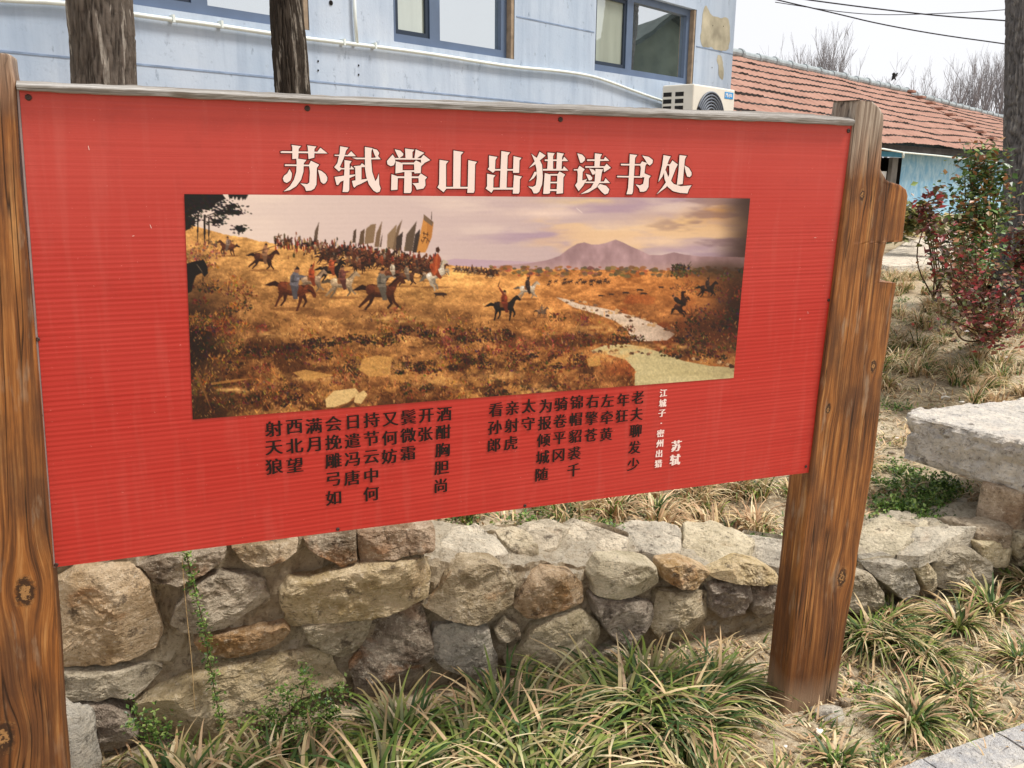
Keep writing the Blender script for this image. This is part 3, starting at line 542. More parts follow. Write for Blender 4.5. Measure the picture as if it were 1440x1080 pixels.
def smooth_path(P, n=4):
    P = np.array(P)
    for _ in range(2):
        Q = [P[0]]
        for a, b in zip(P[:-1], P[1:]): Q += [0.75 * a + 0.25 * b, 0.25 * a + 0.75 * b]
        P = np.array(Q + [P[-1]])
    return P
m = MB(); m.tube(smooth_path(pipe_px(((-60, -8), (0, 0), (97, 4), (183, 20), (307, 36), (380, 47), (430, 54), (480, 60), (547, 68), (620, 78), (680, 88), (730, 95), (780, 99), (830, 106), (863, 117), (897, 130), (947, 147)))), 0.011, 8)
m.build('drain_pipe', MAT['pipe'], fac, True)
m = MB(); m.tube(pipe_px(((497, -40), (499, 20), (502, 62))), 0.010, 8); m.build('riser_pipe', MAT['pipe'], fac, True)
m = MB()
for px in ((480, 60), (308, 35), (524, 65), (240, 27)):
    m = MB(); u, v = FAC.huv(*px); m.frame_box(FAC, u - 0.006, u + 0.006, v - 0.016, v + 0.018, 0.0, 0.034); m.build('pipe_clip', MAT['pipe'], fac)

# air conditioner
off = 0.40; A0 = FAC.huv(976, 117, off); A1 = FAC.huv(1034, 127, off); zt_a = 0.5 * (A0[1] + A1[1]); hA = 0.55; a0, a1 = A0[0], A1[0]
ac = thing('air_conditioner', FAC.p((a0 + a1) / 2, zt_a - hA, off - 0.15), 'cream air conditioner unit with round fan grille below the right window', 'air conditioner')
m = MB(); m.frame_box(FAC, a0, a1, zt_a - hA, zt_a, off - 0.30, off); m.build('casing', MAT['ac'], ac, bevel=0.012)
fc = (a0 + (a1 - a0) * 0.40, zt_a - hA * 0.5); fr_ = hA * 0.42
m = MB(); m.poly([FAC.p(fc[0] + fr_ * math.cos(q), fc[1] + fr_ * math.sin(q), off + 0.003) for q in np.linspace(0, 2 * math.pi, 48, endpoint=False)]); g = m.build('fan_opening', MAT['ac_dark'], ac)
m = MB()
for k in range(1, 10):
    r = fr_ * k / 9.2; m.tube([FAC.p(fc[0] + r * math.cos(q), fc[1] + r * math.sin(q), off + 0.012) for q in np.linspace(0, 2 * math.pi, 41)], 0.0085, 6, False)
for q in np.linspace(0, 2 * math.pi, 8, endpoint=False): m.tube([FAC.p(fc[0] + r * math.cos(q), fc[1] + r * math.sin(q), off + 0.010) for r in (0.03, fr_)], 0.004, 5)
m.build('fan_grille', MAT['ac_grille'], ac, True)
m = MB(); m.poly([FAC.p(fc[0] + 0.032 * math.cos(q), fc[1] + 0.032 * math.sin(q), off + 0.024) for q in np.linspace(0, 2 * math.pi, 24, endpoint=False)]); m.build('fan_hub', MAT['ac'], ac)
m = MB()
for r in range(8):
    for c in range(2):
        zc = zt_a - 0.075 - r * 0.055; w0 = off - 0.135 - c * 0.115
        m = MB(); P = [FAC.p(a0 - 0.002, zc + dz, w0 + dw) for dz, dw in ((-0.017, -0.035), (-0.017, 0.045), (0.017, 0.045), (0.017, -0.035))]; m.poly(P); m.build('side_vent', MAT['ac_dark'], ac)
L0 = FAC.huv(1019.3, 129, off); L1 = FAC.huv(1030.3, 139.5, off); lb = MB(); lb.frame_box(FAC, L0[0], L1[0], L1[1] - 0.002, L0[1], off, off + 0.003); lb_o = lb.build('label', MAT['ac_label'], ac)

# ================================================================== lettering from the built-in font, turned into flat meshes
GLY = {}
def glyph(ch, bold=0.028, off=0.0, n=3):
    key = (ch, bold, off, n)
    if key in GLY: return GLY[key]
    cu_ = bpy.data.curves.new('t', 'FONT'); cu_.body = ch; cu_.size = 1.0; cu_.offset = off; cu_.resolution_u = 3; cu_.fill_mode = 'FRONT'
    ob = bpy.data.objects.new('t', cu_); COL.objects.link(ob); bpy.context.view_layer.update(); dg = bpy.context.evaluated_depsgraph_get()
    me = ob.evaluated_get(dg).to_mesh(); V = np.array([v.co[:] for v in me.vertices]).reshape(-1, 3); Fc = [tuple(p.vertices) for p in me.polygons]
    ob.evaluated_get(dg).to_mesh_clear(); bpy.data.objects.remove(ob); bpy.data.curves.remove(cu_)
    if not len(V): GLY[key] = (V, Fc, 1, 1); return GLY[key]
    c = (V[:, :2].max(0) + V[:, :2].min(0)) / 2; V[:, :2] -= c; VV, FF = [], []
    for k in range(n):
        dx = bold * (k - (n - 1) / 2) / max(1, (n - 1) / 2) if n > 1 else 0; b = len(VV) and sum(len(a) for a in VV); W = V.copy(); W[:, 0] += dx; W[:, 2] = k * 0.00004; VV.append(W); FF += [tuple(i + b for i in f) for f in Fc]
    VV = np.vstack(VV); GLY[key] = (VV, FF, np.ptp(VV[:, 0]), np.ptp(VV[:, 1])); return GLY[key]
def letter(mb_, ch, pl, u, v, size, off, bold=0.028, thin=0.0, n=3, sx=1.0):
    V, Fc, w, h = glyph(ch, bold, thin, n)
    if len(V): mb_.add([pl.p(u + p[0] * size * sx, v + p[1] * size, off + p[2]) for p in V], Fc)
m = MB()
u0, u1, v0, v1 = L0[0], L1[0], L1[1], L0[1]; sz = (u1 - u0) * 0.36
for k, ch in enumerate('Midea'): letter(m, ch, FAC, u0 + (u1 - u0) * (0.20 + 0.15 * k), v0 + (v1 - v0) * 0.52, sz, off + 0.004, 0.03, 0.0, 2)
m.build('label_lettering', MAT['white'], lb_o)

# ================================================================== tiled house
house = thing('tiled_house', HOU.p(2, 0.45), 'low blue walled house with red clay tile roof beyond the shrubs', 'house')
W_OFF = -0.45; hu0, hu1 = -9.0, 34.0; ze = HOU.huv(1243, 200)[1]
m = MB(); do0, do1 = HOU.huv(1180, 230, W_OFF)[0], HOU.huv(1268, 230, W_OFF)[0]; dz = HOU.huv(1255, 221, W_OFF)[1]
for a, b, z0, z1 in ((hu0, do0, 0.0, ze + 0.1), (do1, hu1, 0.0, ze + 0.1), (do0, do1, dz, ze + 0.1)): m.poly([HOU.p(a, z0, W_OFF), HOU.p(b, z0, W_OFF), HOU.p(b, z1, W_OFF), HOU.p(a, z1, W_OFF)])
m.poly([HOU.p(hu0, 0, W_OFF), HOU.p(hu0, 0, -7), HOU.p(hu0, ze, -7), HOU.p(hu0, ze, W_OFF)]); m.poly([HOU.p(hu1, 0, W_OFF), HOU.p(hu1, 0, -7), HOU.p(hu1, ze, -7), HOU.p(hu1, ze, W_OFF)])
m.build('wall', MAT['limewash'], house)
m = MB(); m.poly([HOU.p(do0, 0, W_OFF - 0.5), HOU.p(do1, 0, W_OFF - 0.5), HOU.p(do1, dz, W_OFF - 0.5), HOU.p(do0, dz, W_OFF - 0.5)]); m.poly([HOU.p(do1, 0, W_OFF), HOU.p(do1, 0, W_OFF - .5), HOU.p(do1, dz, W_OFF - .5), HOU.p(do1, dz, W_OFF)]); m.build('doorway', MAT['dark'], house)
u_, v_ = HOU.huv(1268, 213, W_OFF); m = MB(); m.frame_box(HOU, do0 - 0.1, u_, v_ - 0.14, v_, W_OFF - 0.02, W_OFF + 0.06); m.build('lintel', MAT['bluepaint'], house)
a, b = HOU.huv(1256, 225, W_OFF)[0], HOU.huv(1264, 225, W_OFF)[0]; m = MB(); m.frame_box(HOU, a, b, 0.2, dz - 0.002, W_OFF - 0.1, W_OFF - 0.01); m.build('door_post', MAT['greypost'], house)
p0, p1 = HOU.huv(1228, 262, W_OFF), HOU.huv(1254, 241, W_OFF); m = MB(); m.frame_box(HOU, p0[0], p1[0], 0.1, p1[1], W_OFF - 0.2, W_OFF - 0.12); m.build('white_screen', MAT['white'], house)
def eave_px(x): return HOU.huv(x, 202 + (x - 1243) * 0.112)
# roof built course by course; front slope seen from below the ridge
RUN = 3.3
ez = eave_px(1243)[1]; rz_ = [HOU.huv(x, y, -RUN - 0.2) for x, y in ((1030, 90), (1130, 105), (1220, 119), (1287, 128))]
us_r = np.array([-30, rz_[0][0], rz_[1][0], rz_[2][0], rz_[3][0], 40]); zs_r = np.array([rz_[0][1], rz_[0][1], rz_[1][1], rz_[2][1], rz_[3][1], rz_[3][1]]); zr = float(zs_r.mean())
NC = 10; su = np.arange(hu0 - 0.4, hu1 + 0.6, 0.08); split_u = HOU.huv(1330, 160, -RUN * .6)[0]
def roof_mesh(front=True):
    rows = []; jit = RNG.uniform(-1, 1, (NC + 1, len(su) // 5 + 2))
    for k in range(NC):
        for e in (0, 1):
            f = (k + e) / NC; w = RUN * f * (1 if front else 1); sag = 0.05 * fbm(np.stack([su, 0 * su + f * 3, 0 * su], 1), 0.5, 2)
            z = ez + (zr - ez) * f + sag + (0.038 if e == 0 else 0.0); wav = 0.026 * np.abs(np.sin(su * math.pi / 0.24)) + 0.008 * jit[k][(np.arange(len(su)) // 5)]
            fall = np.where(su > split_u, -0.08 - 0.012 * (su - split_u), 0); wv_ = np.full(len(su), -w + (0.012 * jit[k][(np.arange(len(su)) // 5)] if e == 0 else 0))
            rows.append(HOU.O + su[:, None] * HOU.u + (wv_ if front else (-2 * RUN + w) + 0 * su)[:, None] * HOU.n + (z + wav + fall * f)[:, None] * HOU.v)
    return np.array(rows)
P = roof_mesh(); ro = mesh('roof', P.reshape(-1, 3), gridF(len(su), len(P)), MAT['tile'], house, smooth=False); ro.data.materials.append(MAT['gap_shade_eave']); mi = np.repeat((np.arange(len(P) - 1) % 2).astype(np.int32), len(su) - 1); ro.data.polygons.foreach_set('material_index', mi)  # dark colour on the course risers paints the gap shade beneath each tile lip
P = roof_mesh(False); mesh('roof', P.reshape(-1, 3), gridF(len(su), len(P)), MAT['tile'], house, smooth=False)
m = MB(); m.frame_box(HOU, hu0 - 0.3, hu1 + 0.5, ez - 0.14, ez + 0.005, W_OFF + 0.001, -0.08); m.build('eave_board', MAT['gap_shade_eave'], house)
P, rr_ = [], []; uu = hu0
while uu < hu1 + 0.4:
    dn = -0.08 - 0.012 * (uu - split_u) if uu > split_u else 0.0
    for d, r in ((0.0, .10), (0.80, .095), (0.81, .125), (0.90, .125), (0.91, .10)): P.append(HOU.p(uu + d, zr + 0.05 + dn + 0.012 * math.sin(uu * 3), -RUN)); rr_.append(r)
    uu += 0.92
m = MB(); m.tube(P, rr_, 12); m.build('ridge', MAT['ridge'], house, False)
for k in range(9):                                                   # step between the two roof fields with slipped tiles
    f = 0.97 - k * 0.095; z = ez + (zr - ez) * f + 0.08; u = split_u - 0.05 + 0.30 * (0.97 - f) * 3; m = MB()
    m.frame_box(HOU, u - 0.20, u + 0.20, z - 0.03, z + 0.045, -RUN * f - 0.2, -RUN * f + 0.16); m.build('verge_tile', MAT['tile'], house, bevel=0.015)
m = MB(); P = [HOU.hit(x, y, -0.02) for x, y in ((1200, 206), (1242, 209.5), (1268, 214), (1271, 214.5), (1320, 219), (1360, 224), (1440, 233))]; m.tube(P, 0.022, 6); P = [HOU.hit(x, y, -0.02) for x, y in ((1270, 214), (1270, 222))]; m.tube(P, 0.03, 6); m.build('conduit', MAT['pipe'], house, True)

# ================================================================== sky line: cables and a bird
def far_pt(x, y, D): return dist_pt(x, y, D)
for lab, pts, r in (('thin black overhead cable, lowest of the three above the tiled roof', ((1080, -4), (1093, 0), (1180, 20), (1233, 33), (1320, 49), (1417, 62), (1600, 90)), 0.011), ('thick overhead cable running down from top left above the roof', ((1120, -3), (1137, 0), (1237, 13), (1327, 23), (1417, 29), (1600, 45)), 0.012), ('thin overhead cable rising again towards the right tree', ((1090, 3), (1173, 16), (1237, 21.5), (1327, 19), (1417, 14), (1600, -4)), 0.007)):
    m = MB(); m.tube(smooth_path([far_pt(x, y, 17 + 0.004 * (x - 1100)) for x, y in pts]), r, 6); tag(m.build('overhead_cable', MAT['cable'], None, True), lab, 'cable')
bc = far_pt(1258, 107, 24.0); px = 24.0 / F
m = MB(); bx = lambda x, y, d=0.0: bc + CR * ((x - 1258) * px) - CU * ((y - 107) * px) + cf * d
m.tube([bx(1262.3, 103.0), bx(1260, 105), bx(1257, 107.5), bx(1255.5, 110.5), bx(1254, 112.5)], [0.008, 0.03, 0.045, 0.025, 0.008], 10)
bird = thing('bird', bc, 'small black bird flying above the tiled roof', 'bird'); m.build('body', MAT['bird'], bird, True)
m = MB(); m.add([bx(1259, 105, -.02), bx(1254, 103, -.12), bx(1252.5, 106, -.1), bx(1256, 108.5, 0), bx(1254.5, 104.6, -.13)], [(0, 1, 4), (0, 4, 2), (0, 2, 3)]); m.build('wing', MAT['bird'], bird)
m = MB(); m.add([bx(1258.5, 106.5, .02), bx(1262, 109.3, .10), bx(1262.6, 110.4, .12), bx(1256.5, 110, 0)], [(0, 1, 2), (0, 2, 3)]); m.build('wing', MAT['bird'], bird)

# ================================================================== slate roofed gable house behind the viewer; the right window mirrors it
def mirror_pt(x, y, D):
    P = FAC.hit(x, y, -0.09); d = P - CC; d = d / np.linalg.norm(d); d = d - 2 * (d @ FAC.n) * FAC.n; return P + d * D
ap, sl_ = mirror_pt(942, 27, 15.0), mirror_pt(885, 70, 15.0); side_ = sl_ - ap; hd = np.array([side_[0], side_[1], 0]); run_ = np.linalg.norm(hd); hd /= run_; slope_ = -side_[2] / run_; bk = np.array([-hd[1], hd[0], 0]); bk = bk if bk @ (ap - CC) > 0 else -bk
gh = thing('gable_house', (ap[0], ap[1], 0.0), 'dark slate roofed gable house standing opposite the blue building', 'house'); HW = 3.2; m = MB(); L_, R_ = ap + hd * HW, ap - hd * HW
for q in (L_, R_): q[2] = ap[2] - slope_ * HW
fl_ = lambda p, z: np.array([p[0], p[1], z]); m.add([fl_(L_, -.2), fl_(R_, -.2), R_, ap, L_] + [p + bk * 7 for p in (fl_(L_, -.2), fl_(R_, -.2), R_, ap, L_)], [(0, 1, 2, 3, 4), (9, 8, 7, 6, 5), (1, 6, 7, 2), (0, 4, 9, 5)]); m.build('wall', plain('grey_green_wall', c4(96, 104, 92), .95, .1, .35, 2), gh)
for q, e in ((L_, hd), (R_, -hd)):
    up_ = np.array([0, 0, .12]); ee = q + e * .3 - np.array([0, 0, slope_ * .3]); m = MB(); A4 = [ap - bk * .3, ee - bk * .3, ee + bk * 7.3, ap + bk * 7.3]; A4 = [a + np.array([0, 0, .02]) for a in A4]; m.add(A4 + [a + up_ for a in A4], [(0, 1, 2, 3), (7, 6, 5, 4), (0, 4, 5, 1), (1, 5, 6, 2), (2, 6, 7, 3), (3, 7, 4, 0)]); m.build('roof', MAT['slate'], gh)
# ================================================================== notice board
sign = thing('notice_board', SIGN.p(1.0, -1.85), 'red corrugated notice board with a hunting picture and Chinese lettering between carved wooden posts', 'notice board')
bc4 = [SIGN.huv(*p) for p in ((27, 127), (1200.5, 174), (1137, 664.5), (78, 797.5))]
nu, nv = 60, 30; rows = []; st = []
for j in range(nv):
    for i in range(nu):
        s, q = i / (nu - 1), j / (nv - 1); p = (1 - q) * ((1 - s) * np.array(bc4[3]) + s * np.array(bc4[2])) + q * ((1 - s) * np.array(bc4[0]) + s * np.array(bc4[1]))
        rows.append(SIGN.p(p[0], p[1], 0.0)); st.append((p[0], p[1], 0))
V = np.array(rows); Fc = [tuple(f) for f in gridF(nu, nv)]; N0 = len(V); back = V - SIGN.n * 0.006
edge = [i for i in range(nu)] + [j * nu + nu - 1 for j in range(1, nv)] + [(nv - 1) * nu + i for i in range(nu - 2, -1, -1)] + [j * nu for j in range(nv - 2, 0, -1)]
Fc += [(edge[(k + 1) % len(edge)], edge[k], edge[k] + N0, edge[(k + 1) % len(edge)] + N0) for k in range(len(edge))] + [tuple(e + N0 for e in edge)]
panel = mesh('panel', np.vstack([V, back]), Fc, MAT['panel'], sign, smooth=False, st=np.vstack([st, st]))
for a, b in ((bc4[0], bc4[3]), (bc4[1], bc4[2])):
    e = -1 if a is bc4[0] else 1; m = MB()
    m.add([SIGN.p(u + d, v, o) for (u, v) in (a, b) for d, o in ((e * 0.0005, -0.007), (e * 0.004, -0.007), (e * 0.004, 0.0015), (e * 0.0005, 0.0015))], [(0, 1, 5, 4), (1, 2, 6, 5), (2, 3, 7, 6), (3, 0, 4, 7), (0, 3, 2, 1), (4, 5, 6, 7)]); m.build('edge_trim', MAT['trim'], panel)
m = MB(); mr = MB()
for px in ((40, 137), (432, 152.5), (788, 168), (1193, 184), (53, 477), (1165, 422), (1133, 656), (79, 794), (475, 744), (738, 711), (57, 584)):
    u, v = SIGN.huv(*px); r = 0.006 if px[1] < 400 else 0.0045; q = np.linspace(0, 2 * math.pi, 14, endpoint=False); s = MB()
    ring = lambda rr, o: [SIGN.p(u + rr * math.cos(a), v + rr * math.sin(a), o) for a in q]
    Vs = ring(r, 0.0004) + ring(r, 0.002) + ring(r * 0.6, 0.0032) + ring(r * 0.25, 0.0026) + ring(r * .24, 0.0012)
    s.add(Vs, [(k * 14 + a, k * 14 + (a + 1) % 14, (k + 1) * 14 + (a + 1) % 14, (k + 1) * 14 + a) for k in range(4) for a in range(14)] + [tuple(range(56, 70))]); s.build('screw', MAT['screw'], panel)
for (x, y, dx, dy) in ((124, 205, 1.5, 6), (211, 316, 2, 5), (186, 332, 3, -.5), (1145, 334, 3, .3), (1136, 438, .4, 3), (1124, 449, 2, -.4), (1170, 337, 1, 1)):
    a, b = SIGN.hit(x, y, 0.0009), SIGN.hit(x + dx, y + dy, 0.0009); w = np.cross(b - a, SIGN.n); w = w / np.linalg.norm(w) * 0.0004; m = MB(); m.poly([a - w, b - w, b + w, a + w]); m.build('scratch', MAT['letter_pink'], panel)

# --- title lettering traced stroke by stroke
T1 = lambda p: (390 + p[0] / 9, 195 + p[1] / 9); T2 = lambda p: (535 + p[0] / 9, 195 + p[1] / 9); T3 = lambda p: (675 + p[0] / 9, 195 + p[1] / 9); T4 = lambda p: (800 + p[0] / 8, 195 + p[1] / 8)
TITLE = [(T1, '40,165 60,158 500,165 500,185 45,180|490,186 545,115 635,186|180,80 300,95 270,130 265,250 190,258 190,110|378,85 495,100 470,130 468,240 395,258 385,110|95,325 420,330 420,348 95,345|400,330 425,280 530,330 500,370 495,580 470,630 430,655 365,662 345,610 290,565 330,570 380,575 405,555 412,420|240,250 370,268 335,310 330,420 300,520 240,600 160,650 80,668 160,600 210,520 240,420 245,300|155,385 185,440 180,490 165,530 120,560 85,545 70,505 85,470 125,440|515,395 560,410 610,450 632,490 630,530 605,565 580,570 550,545 535,480'),
 (T1, '725,203 900,206 900,222 725,217|875,222 935,160 995,222|795,97 900,115 870,150 840,250 790,360 815,372 960,375 960,388 810,388 780,415 720,360 760,310 790,180|920,388 935,345 975,386|850,270 940,285 915,320 910,650 895,675 825,675 830,640 850,400|725,485 830,470 905,460 985,453 985,467 910,500 800,545 770,585 750,585|945,240 1110,242 1110,260 1000,260|1180,245 1240,240 1270,215 1308,260 1180,262|1108,105 1205,120 1190,160 1188,280 1200,420 1240,540 1265,500 1285,440 1290,580 1308,630 1295,670 1260,682 1215,655 1160,580 1125,480 1110,380|1205,125 1260,140 1290,180 1280,210 1245,232 1225,190|970,347 1050,340 1070,312 1108,338 1108,360 970,362|985,358 1065,358 1065,515 990,532|945,535 1000,525 1140,508 1145,525 1060,570 1000,595 975,620 960,600'),
 (T2, '312,125 430,140 405,170 405,252 318,252|180,135 250,150 290,190 285,215 235,248 210,200|445,135 555,180 460,250 430,248|185,244 530,248 530,266 185,264|155,200 180,240 190,290 170,335 130,348 90,325 82,285 110,250|510,250 545,205 630,270 560,305 525,340 515,300|195,285 280,310 280,425 190,440|275,303 440,303 440,324 275,324|425,300 450,275 540,320 515,350 510,435 430,440|275,400 435,400 435,420 275,422|140,450 220,478 215,645 135,652|215,476 490,478 490,499 215,499|480,480 510,440 590,490 565,520 570,590 545,630 460,645 440,600 405,565 485,560|305,415 395,425 395,660 380,688 298,688'),
 (T2, '748,268 860,285 830,320 830,610 840,625 798,678 720,615 742,580|925,150 1050,170 1018,205 1010,615 920,615|820,610 1110,610 1110,632 820,632|1112,272 1222,295 1198,325 1190,660 1180,685 1098,685 1105,620'),
 (T3, '115,215 220,232 195,270 190,385 200,395 165,432 98,385 115,360|270,157 380,175 350,215 335,630 250,632|185,385 430,385 430,404 185,404|425,222 525,245 500,275 495,432 418,432|90,445 195,465 170,495 168,620 178,630 145,685 72,630 90,600|165,620 430,620 430,644 165,644|430,460 530,480 505,515 500,670 490,695 415,695'),
 (T3, '755,165 830,215 775,260 690,330 620,370 690,290 720,240|650,190 690,225 750,260 785,330 795,480 785,580 750,670 720,692 680,692 655,640 610,605 670,610 705,590 720,500 715,380 690,280|715,420 715,450 680,500 618,542 660,480 690,420|820,263 1045,263 1045,282 820,282|1040,284 1065,228 1115,282|855,175 945,185 925,220 925,388 850,388 860,250|975,175 1062,190 1040,230 1032,388 965,388|795,383 1055,383 1060,404 795,404|1040,404 1062,350 1118,404|820,435 895,455 885,690 860,698 800,698|885,448 1000,448 1000,467 885,467|885,546 990,546 990,564 885,564|875,640 985,640 985,662 875,662|980,455 1005,415 1078,455 1055,490 1050,690 968,698'),
 (T4, '95,165 150,180 182,215 178,245 150,270 130,272 115,230|55,345 100,343 120,305 178,345 155,375 150,470 205,455 160,530 110,590 70,525 95,490 100,400 95,357 55,357|205,233 400,233 400,250 205,250|385,250 408,203 455,249|292,165 372,175 355,205 345,318 288,318|185,310 405,310 412,327 185,327|390,325 425,283 472,328 395,378|230,335 280,350 300,375 290,400 265,405|190,395 240,410 265,440 255,465 225,470|185,483 400,483 400,499 185,499|385,499 413,445 462,498|300,340 385,345 370,380 355,480 310,550 220,605 130,625 250,550 290,480|320,540 350,510 420,530 455,570 440,615 405,628 370,600'),
 (T4, '685,175 770,185 745,215 720,600 710,625 648,625 665,560 680,350|585,283 805,286 805,302 585,300|800,290 825,255 880,275 860,305 850,390 920,420 900,450 895,545 870,585 840,597 800,597 790,560 750,515 800,525 835,510 850,435 800,430 810,330|543,418 825,423 825,439 543,434|825,190 900,205 945,240 940,275 910,302 885,285 860,240'),
 (T4, '1065,185 1145,200 1125,240 1090,340 1050,430 1005,488 1020,430 1050,300|1105,288 1175,290 1175,304 1100,302|1130,300 1165,245 1225,290 1200,340 1150,470 1090,550 985,628 1050,550 1100,480 1130,400|1070,365 1090,355 1120,440 1180,510 1260,535 1380,525 1350,570 1335,615 1250,610 1170,590 1110,540 1075,450|1245,185 1325,195 1305,230 1295,330 1280,510 1215,520 1235,350|1300,300 1350,330 1380,380 1380,410 1360,433 1330,425 1315,380')]
def grow(P, d):
    P = np.array(P, float); A = 0.5 * np.sum(P[:, 0] * np.roll(P[:, 1], -1) - np.roll(P[:, 0], -1) * P[:, 1]); sg = 1 if A > 0 else -1
    e = np.roll(P, -1, 0) - P; e /= np.linalg.norm(e, axis=1, keepdims=True) + 1e-9; nm = np.stack([e[:, 1], -e[:, 0]], 1) * sg; n2 = nm + np.roll(nm, 1, 0); l = np.linalg.norm(n2, axis=1, keepdims=True)
    n2 = n2 / np.maximum(l, 0.2); k = 1 / np.clip(np.sum(n2 * nm, 1, keepdims=True), 0.55, 1); return P + n2 * k * d
fillm, linem = MB(), MB(); kf = 0
for Tf, s in TITLE:
    for part in s.split('|'):
        pts = [Tf(tuple(map(float, q.split(',')))) for q in part.split()]; kf += 1
        fillm.poly([SIGN.hit(x, y, 0.0022 + kf * 0.00001) for x, y in pts]); linem.poly([SIGN.hit(x, y, 0.0008 + kf * 0.00001) for x, y in grow(pts, 1.25)])
ti = fillm.build('title_lettering', MAT['letter_pink'], panel); linem.build('title_outline', MAT['letter_line'], ti)
# --- poem
POEM_A = [('酒酣胸胆尚', (624.6, 582.3), (620, 683)), ('开张', (599.6, 584.4), (598.5, 610.4)), ('鬓微霜', (574.6, 586.5), (573.5, 637.5)), ('又何妨', (549, 589.6), (547.5, 641.7)), ('持节云中何', (522.5, 590.6), (522, 694.4)), ('日遣冯唐', (496.5, 593.7), (495, 671.9)), ('会挽雕弓如', (469, 595.8), (469, 700)), ('满月', (441.2, 599), (440.8, 625)), ('西北望', (414, 600), (414.6, 654)), ('射天狼', (385, 603), (385.6, 656))]
POEM_B = [('老夫聊发少', (897, 559), (890.7, 652.7)), ('年狂', (876.7, 562.3), (874.5, 584.9)), ('左牵黄', (854.5, 563.4), (852.6, 610.7)), ('右擎苍', (833.2, 564.4), (831, 611.8)), ('锦帽貂裘千', (811, 565.5), (806.7, 661.3)), ('骑卷平冈', (789, 568), (785.6, 640.2)), ('为报倾城随', (767.3, 570.9), (762, 667)), ('太守', (743.8, 570.9), (742.8, 595.7)), ('亲射虎', (720.6, 573.7), (718.4, 623)), ('看孙郎', (697.3, 576.3), (694.8, 625.8))]
def columns(cols, size, name, mat, off=0.0022, bold=0.03, thin=0.0):
    m_ = MB()
    for text, p0, p1 in cols:
        for i, ch in enumerate(text):
            f = i / max(1, len(text) - 1); u, v = SIGN.huv(p0[0] + (p1[0] - p0[0]) * f, p0[1] + (p1[1] - p0[1]) * f, off); letter(m_, ch, SIGN, u, v, size, off, bold, thin)
    return m_.build(name, mat, panel)
columns(POEM_A, 0.0405, 'poem_lettering', MAT['letter_black']); columns(POEM_B, 0.0405, 'poem_lettering', MAT['letter_black'])
columns([('江城子·密州出猎', (933, 552.6), (925.8, 652))], 0.0245, 'poem_title_lettering', MAT['letter_pink'], bold=0.045, thin=0.004); columns([('苏轼', (951.4, 627), (949.4, 646.5))], 0.035, 'author_lettering', MAT['letter_pink'], bold=0.05, thin=0.008)

# --- rail along the top
tp = [(21, 111.5), (188, 118), (480, 133), (800, 145), (960, 151.5), (1100, 156), (1206, 163)]; bt = [(24, 127), (188, 134), (480, 147.5), (800, 161), (960, 167), (1100, 172), (1200, 176.5)]
prf = [(0.0, -0.030), (0.0, 0.012), (0.04, 0.015), (0.25, 0.0155), (0.50, 0.0155), (0.56, 0.013), (0.80, 0.0), (1.0, -0.012), (1.0, -0.034)]
n = 120; xs = np.linspace(0, 1, n); rows = []; sts = []
tx = np.interp(xs, np.linspace(0, 1, 7), [p[0] for p in tp]); ty = np.interp(tx, [p[0] for p in tp], [p[1] for p in tp]); bx_ = tx + np.interp(xs, [0, 1], [3, -6]); by = np.interp(bx_, [p[0] for p in bt], [p[1] for p in bt])
for q, o_ in prf:
    for i in range(n):
        u0, v0 = SIGN.huv(bx_[i], by[i], 0.015); u1, v1 = SIGN.huv(tx[i], ty[i] + 1.2, 0.015); u, v = u0 + (u1 - u0) * q, v0 + (v1 - v0) * q; k = 0.0010 * float(vnoise(np.array([u * 9, q * 3, 1.0]))) + 0.0010 * float(vnoise(np.array([u * 45, q * 5, 4.0]))); rows.append(SIGN.p(u, v + k * (1 if q in (0.0, 1.0) else .5), o_ + k)); sts.append((u, v, o_))
Fr = [tuple(f) for f in gridF(n, len(prf))] + [tuple(j * n for j in range(len(prf))), tuple(j * n + n - 1 for j in range(len(prf) - 1, -1, -1))]
mesh('top_rail', np.array(rows), Fr, MAT['rail'], sign, smooth=False, st=np.array(sts))

